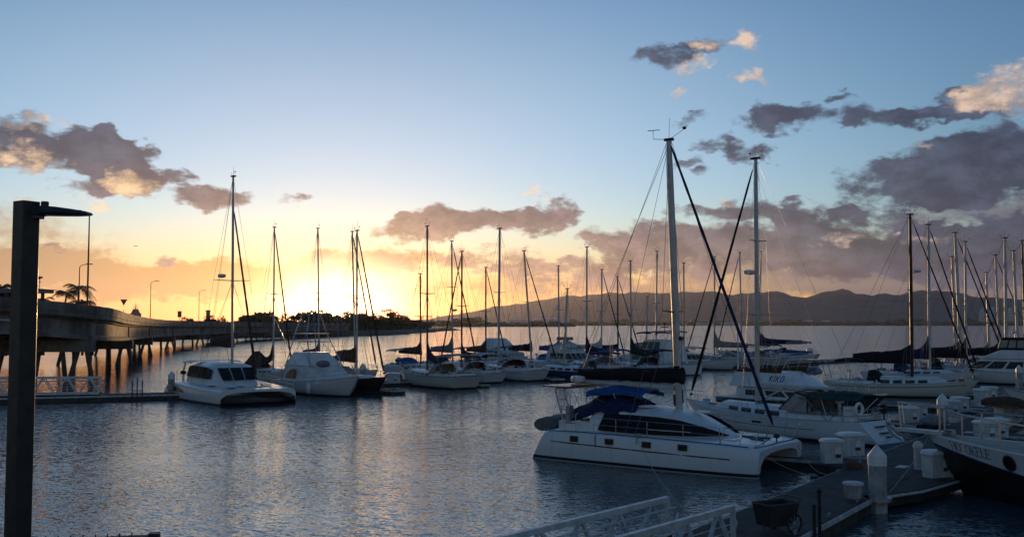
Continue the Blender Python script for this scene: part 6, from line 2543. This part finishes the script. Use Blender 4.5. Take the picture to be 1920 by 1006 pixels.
for sg in (1, -1):
    mb = MB()
    pts = [Vector((x, sg * lerp_tab([(a[0], a[1] - .15) for a in LST], x), lerp_tab([(a[0], a[3]) for a in LST], x))) for x in (-3.6, -1.6, .6, 2.6, 4.4, 6.1)]
    for p in pts:
        mb.tube([p, p + Vector((0, 0, .62))], .016, 5)
    for f in (.32, .62):
        mb.tube([p + Vector((0, 0, f)) for p in pts], .011, 4)
    mb.build('lifeline', steel, lcat)
for x, y_ in ((2.0, -2.2), (2.0, 2.2), (3.4, -.4), (4.0, .9), (3.2, 1.8), (4.6, -1.6)):
    zz = lerp_tab([(a[0], a[3]) for a in LST], x) + .05
    mb = MB()
    mb.box(x - .3, x + .3, y_ - .25, y_ + .25, zz, zz + .05)
    mb.build('hatch', glass, lcat, 0)

# ------------------------------------------------------------------ sailboats along the docks
G1 = 'sailboats on the left dock'
ra2, Ha2 = sloop('a2', 'sloop with brown hammock sail cover between the left catamaran and sportfishing boat', 512, 716, (514.5, 426), -52, 11.5, HC, 'brown', 'brown', None, None, alu, G1, droop=.6, peak=1.5, fat=.7, boom=.30)
tarp(ra2, [[(-6.5, -1.5, 1.2), (-6.5, 0, 1.8), (-6.5, 1.5, 1.2)], [(-5.2, -1.6, 1.3), (-5.2, 0, 3.1), (-5.2, 1.6, 1.3)], [(-3.6, -1.5, 1.3), (-3.6, 0, 3.3), (-3.6, 1.5, 1.3)], [(-2.2, -1.3, 1.3), (-2.2, 0, 1.9), (-2.2, 1.3, 1.3)]], CAN['brown'], 'cockpit_tent')
sloop('a4', 'sloop hidden behind the sportfishing boat with its mast just left of the sun', 598, 709, (596, 428), -52, 11, HW, 'brown', None, 'brown', None, alu, G1, peak=1.3)
sloop('a5', 'dark hulled sloop with a long brown sail cover right of the sportfishing boat', 668.5, 733, (669.5, 432), -52, 12.5, HK, 'brown', 'brown', 'beige', None, alu, G1, peak=1.9, fat=.6, rail=timber)
sloop('a6', 'white sloop with pulpit behind the dark hulled sloop, left of the two close masts', 666, 714, (660.5, 434), -52, 11.5, HW, 'brown', 'brown', None, None, alu, G1, peak=.7)
G2 = 'sailboats moored along the long dock'
sloop('b2', 'white sloop with wind generator and brown boom cover left of the tallest dark mast', 789, 705, (788, 513), -52, 11, HW, 'brown', None, None, 'white', alud, G2, tr=True, boom=.42)
sloop('b1', 'cream decked sloop with drooping purple sail cover and the tallest dark mast left of centre', 801, 722, (801, 424), 126, 12.2, HC, 'purple', None, 'beige', None, alud, G2, droop=.5, peak=1.2, fat=.7, boom=.30, stripe=None, rail=timber, deck=beige, clut=14)
sloop('b3', 'sloop with grey sail cover and a small radar dome high on its mast', 848.5, 702, (847, 452), -52, 12, HW, 'grey', 'brown', 'beige', None, alu, G2, radar=(.43, 1), spread=((.30, 1.2), (.62, .8)), peak=1.7)
sloop('b4', 'sloop with reddish mast and long purple sail cover sloping right', 865.5, 713, (866, 471), 126, 10.6, HW, 'purple', 'brown', None, 'white', mat('mast_red', (.16, .06, .035), .5, var=.2), G2, peak=1.2, fat=.5, stripe=dk, boom=.44)
sloop('b5', 'sloop with thin dark mast and low brown sail cover left of the trawler yacht', 911, 697, (911, 501), -52, 10.5, HW, 'brown', 'brown', None, None, alud, G2, peak=.8)
sloop('b6', 'white sloop with thick white mast, pale boom cover and maroon dodger', 934.5, 709, (937, 428), 126, 12, HW, 'white', None, 'maroon', None, alu, G2, mr=.17, peak=.1, fat=.42, stripe=dk, clut=14)
sloop('b7', 'sloop with raked white mast and short black sail cover right of the trawler yacht', 997, 696, (982.5, 470), -52, 11.5, HW, 'black', 'black', None, 'grey', alu, G2, peak=.5, mr=.15, boom=.40)
sloop('b9', 'sloop with blue sail cover left of the pale covered flybridge yacht', 1048.5, 693, (1047, 498), -52, 10.5, HW, 'blue', None, None, None, alu, G2, peak=1.0)
sloop('b10', 'low blue hulled racing sloop with sleek white cabin and short leaning mast', 1057.5, 711, (1064, 541), 152, 11.5, HB, None, None, None, None, alu, G2, cab=.5, boom=None, helm=False, clut=4, stripe=None, fbk=.95)
sloop('b12', 'sloop with bright blue sail cover and blue bimini in the front row', 1099.5, 702, (1100.5, 463), 126, 12, HW, 'navy', None, None, 'blue', alu, G2, peak=1.6, droop=.2)
sloop('b13', 'sloop with white sail cover beside the pale covered flybridge yacht', 1128, 690, (1128.5, 505), -52, 11, HW, 'white', 'black', 'grey', None, aluw, G2, peak=1.3)
sloop('b14', 'sloop with thin dark mast and flat black sail cover', 1159, 688, (1158, 518), -52, 11, HW, 'black', 'black', None, None, alud, G2, peak=.3, fat=.5, boom=.46)
sloop('b15', 'white hulled sloop with dark green drooping sail cover and green dodger', 1183.5, 702, (1182, 489), 126, 11.5, HW, 'green', None, 'green', None, alu, G2, peak=1.5, droop=.3, stripe=dk)
sloop('b16', 'sloop with white stern and pale mast in front of the tall flybridge yacht', 1229.5, 697, (1232, 471), 118, 10, HW, None, None, None, None, aluw, G2, boom=.36, clut=12)
sloop('b17', 'sloop with blue collar round its mast foot beside the tall flybridge yacht', 1261, 686, (1257, 506), -52, 11, HW, 'blue', None, None, None, alu, G2, peak=1.2, fat=.3, boom=.2)
sloop('b18', 'sloop with dark red sail cover just right of the big catamaran mast', 1283, 687, (1282, 493), -52, 11.5, HW, 'red', None, None, None, alu, G2, peak=2.0, fat=.6)
sloop('b19', 'sloop with long beige sail cover between the crossing furled sails', 1339.5, 686, (1340, 481), 126, 13, HC, 'beige', 'black', None, None, alu, G2, peak=1.9, boom=.46, rail=timber)
sloop('b20', 'cream sloop with beige mast foot left of the tall near mast', 1391, 684, (1387, 473), 126, 12, HC, None, 'black', 'grey', None, alu, G2, clut=14, rail=timber)
rb, Hb = sloop('b21', 'sloop under a long bright blue deck tarpaulin with navy sail cover at the dock end', 1421, 680, (1427, 471), 152, 15, HW, 'navy', None, None, 'grey', alu, G2, peak=2.2, fat=.8, boom=.44, helm=False)
tarp(rb, [[(-8.2, -1.9, 1.6), (-8.2, 0, 2.0), (-8.2, 1.9, 1.6)], [(-4.5, -2.3, 1.2), (-4.5, 0, 2.2), (-4.5, 2.3, 1.2)], [(-1, -2.4, 1.1), (-1, 0, 2.2), (-1, 2.4, 1.1)]], CAN['blue'], 'deck_tarpaulin')
sloop('b22', 'small far sloop whose short mast stands left of the big catamaran mast', 1212, 680, (1214, 556), -52, 9, HW, 'grey', None, None, None, alu, G2, clut=3)
G3 = 'sailboats on the right docks'
r4, H4 = sloop('c4', 'cream sloop with black mast, black sail cover and black bimini at right', 1711, 743, (1706, 402), -30, 12.4, HC, 'black', 'black', 'black', 'black', mat('mast_black', (.012, .012, .013), .4, .2, var=.1), G3, cab=.62, peak=.55, fat=1.05, mr=.14, wins=4, stripe=dk, boom=.40, radar=(.65, 1), clut=12, jibr=.08)
# tender on davits at its stern
dt = r4.matrix_basis
dg = thing('dinghy', 'grey inflatable tender under a small flat awning behind the cream sloop', 'dinghy', dt @ Vector((H4.x0 - 1.3, 0, 1.9)), R(-30 + 90))
mb = MB()
for s in (1, -1):
    mb.tube([(-1.6, s * .6, 0), (.6, s * .62, .02), (1.3, s * .35, .12), (1.65, 0, .2)], [.22, .24, .22, .18], 10)
mb.tube([(-1.5, -.6, .0), (-1.5, .6, .0)], .06, 6)
mb.build('tube', mat('hypalon', (.2, .22, .25), .6, var=.2), dg, 50)
mb = MB()
mb.loft([[Vector((x, -w, -.05)), Vector((x, 0, -.28 + .1 * (x > 1))), Vector((x, w, -.05))] for x, w in ((-1.5, .55), (.5, .55), (1.4, .15))], False)
mb.build('floor', gel, dg)
outboard(dg, (-1.75, 0, .15))
for s in (1, -1):
    mb = MB()
    mb.tube([(H4.x0 + .3, s * 1.1, 1.2), (H4.x0 - .1, s * 1.1, 2.75), (H4.x0 - 1.2, s * 1.1, 2.94)], .03, 5)
    mb.build('davit', steel, r4)
mb = MB()
mb.box(H4.x0 - 1.7, H4.x0 - .5, -1.1, 1.1, 2.96, 3.02)
mb.build('solar_panel', glass, r4, 0)
sloop('c5a', 'sloop with grey mast and navy sail cover behind the cream sloop', 1743.5, 719, (1740.5, 421), -38, 11.8, HW, 'navy', 'black', 'navy', None, aluw, G3, peak=1.9, fat=.9, mr=.15)
sloop('c5b', 'sloop with thin weathered mast left of the leaning white mast at right', 1794, 712, (1784.5, 481), -38, 10.5, HW, 'black', None, None, 'black', alu, G3, peak=1.0)
sloop('c5c', 'sloop with leaning thick white mast among the right hand masts', 1803, 706, (1790.5, 436), -38, 12.5, HW, 'black', 'black', None, None, aluw, G3, mr=.18, peak=1.2)
sloop('c5d', 'sloop with slim golden lit mast and black furled jib at right', 1813, 716, (1809, 453), -38, 11.5, HC, 'black', 'black', 'black', None, alu, G3, peak=1.6)
sloop('c5e', 'sloop with short mast left of the canvas enclosed yacht', 1856, 704, (1849, 511), -38, 9.5, HW, 'grey', None, None, None, alu, G3)
sloop('c5f', 'sloop with pale mast directly behind the canvas enclosed yacht', 1876, 702, (1866, 478), -38, 11, HW, 'navy', 'grey', None, None, aluw, G3)
sloop('c5g', 'sloop with thick white mast at the right of the canvas enclosed yacht', 1887.5, 708, (1884, 446), -38, 12, HW, 'black', None, None, None, aluw, G3, mr=.17, peak=1.2)
sloop('c5h', 'sloop with leaning pale mast second from the right edge', 1911, 706, (1900, 470), -38, 11, HW, 'black', None, None, None, aluw, G3, mr=.15)
sloop('c5i', 'sloop whose dark mast stands at the very right edge', 1925, 712, (1916, 451), -38, 11.5, HW, 'black', 'black', None, None, alud, G3)
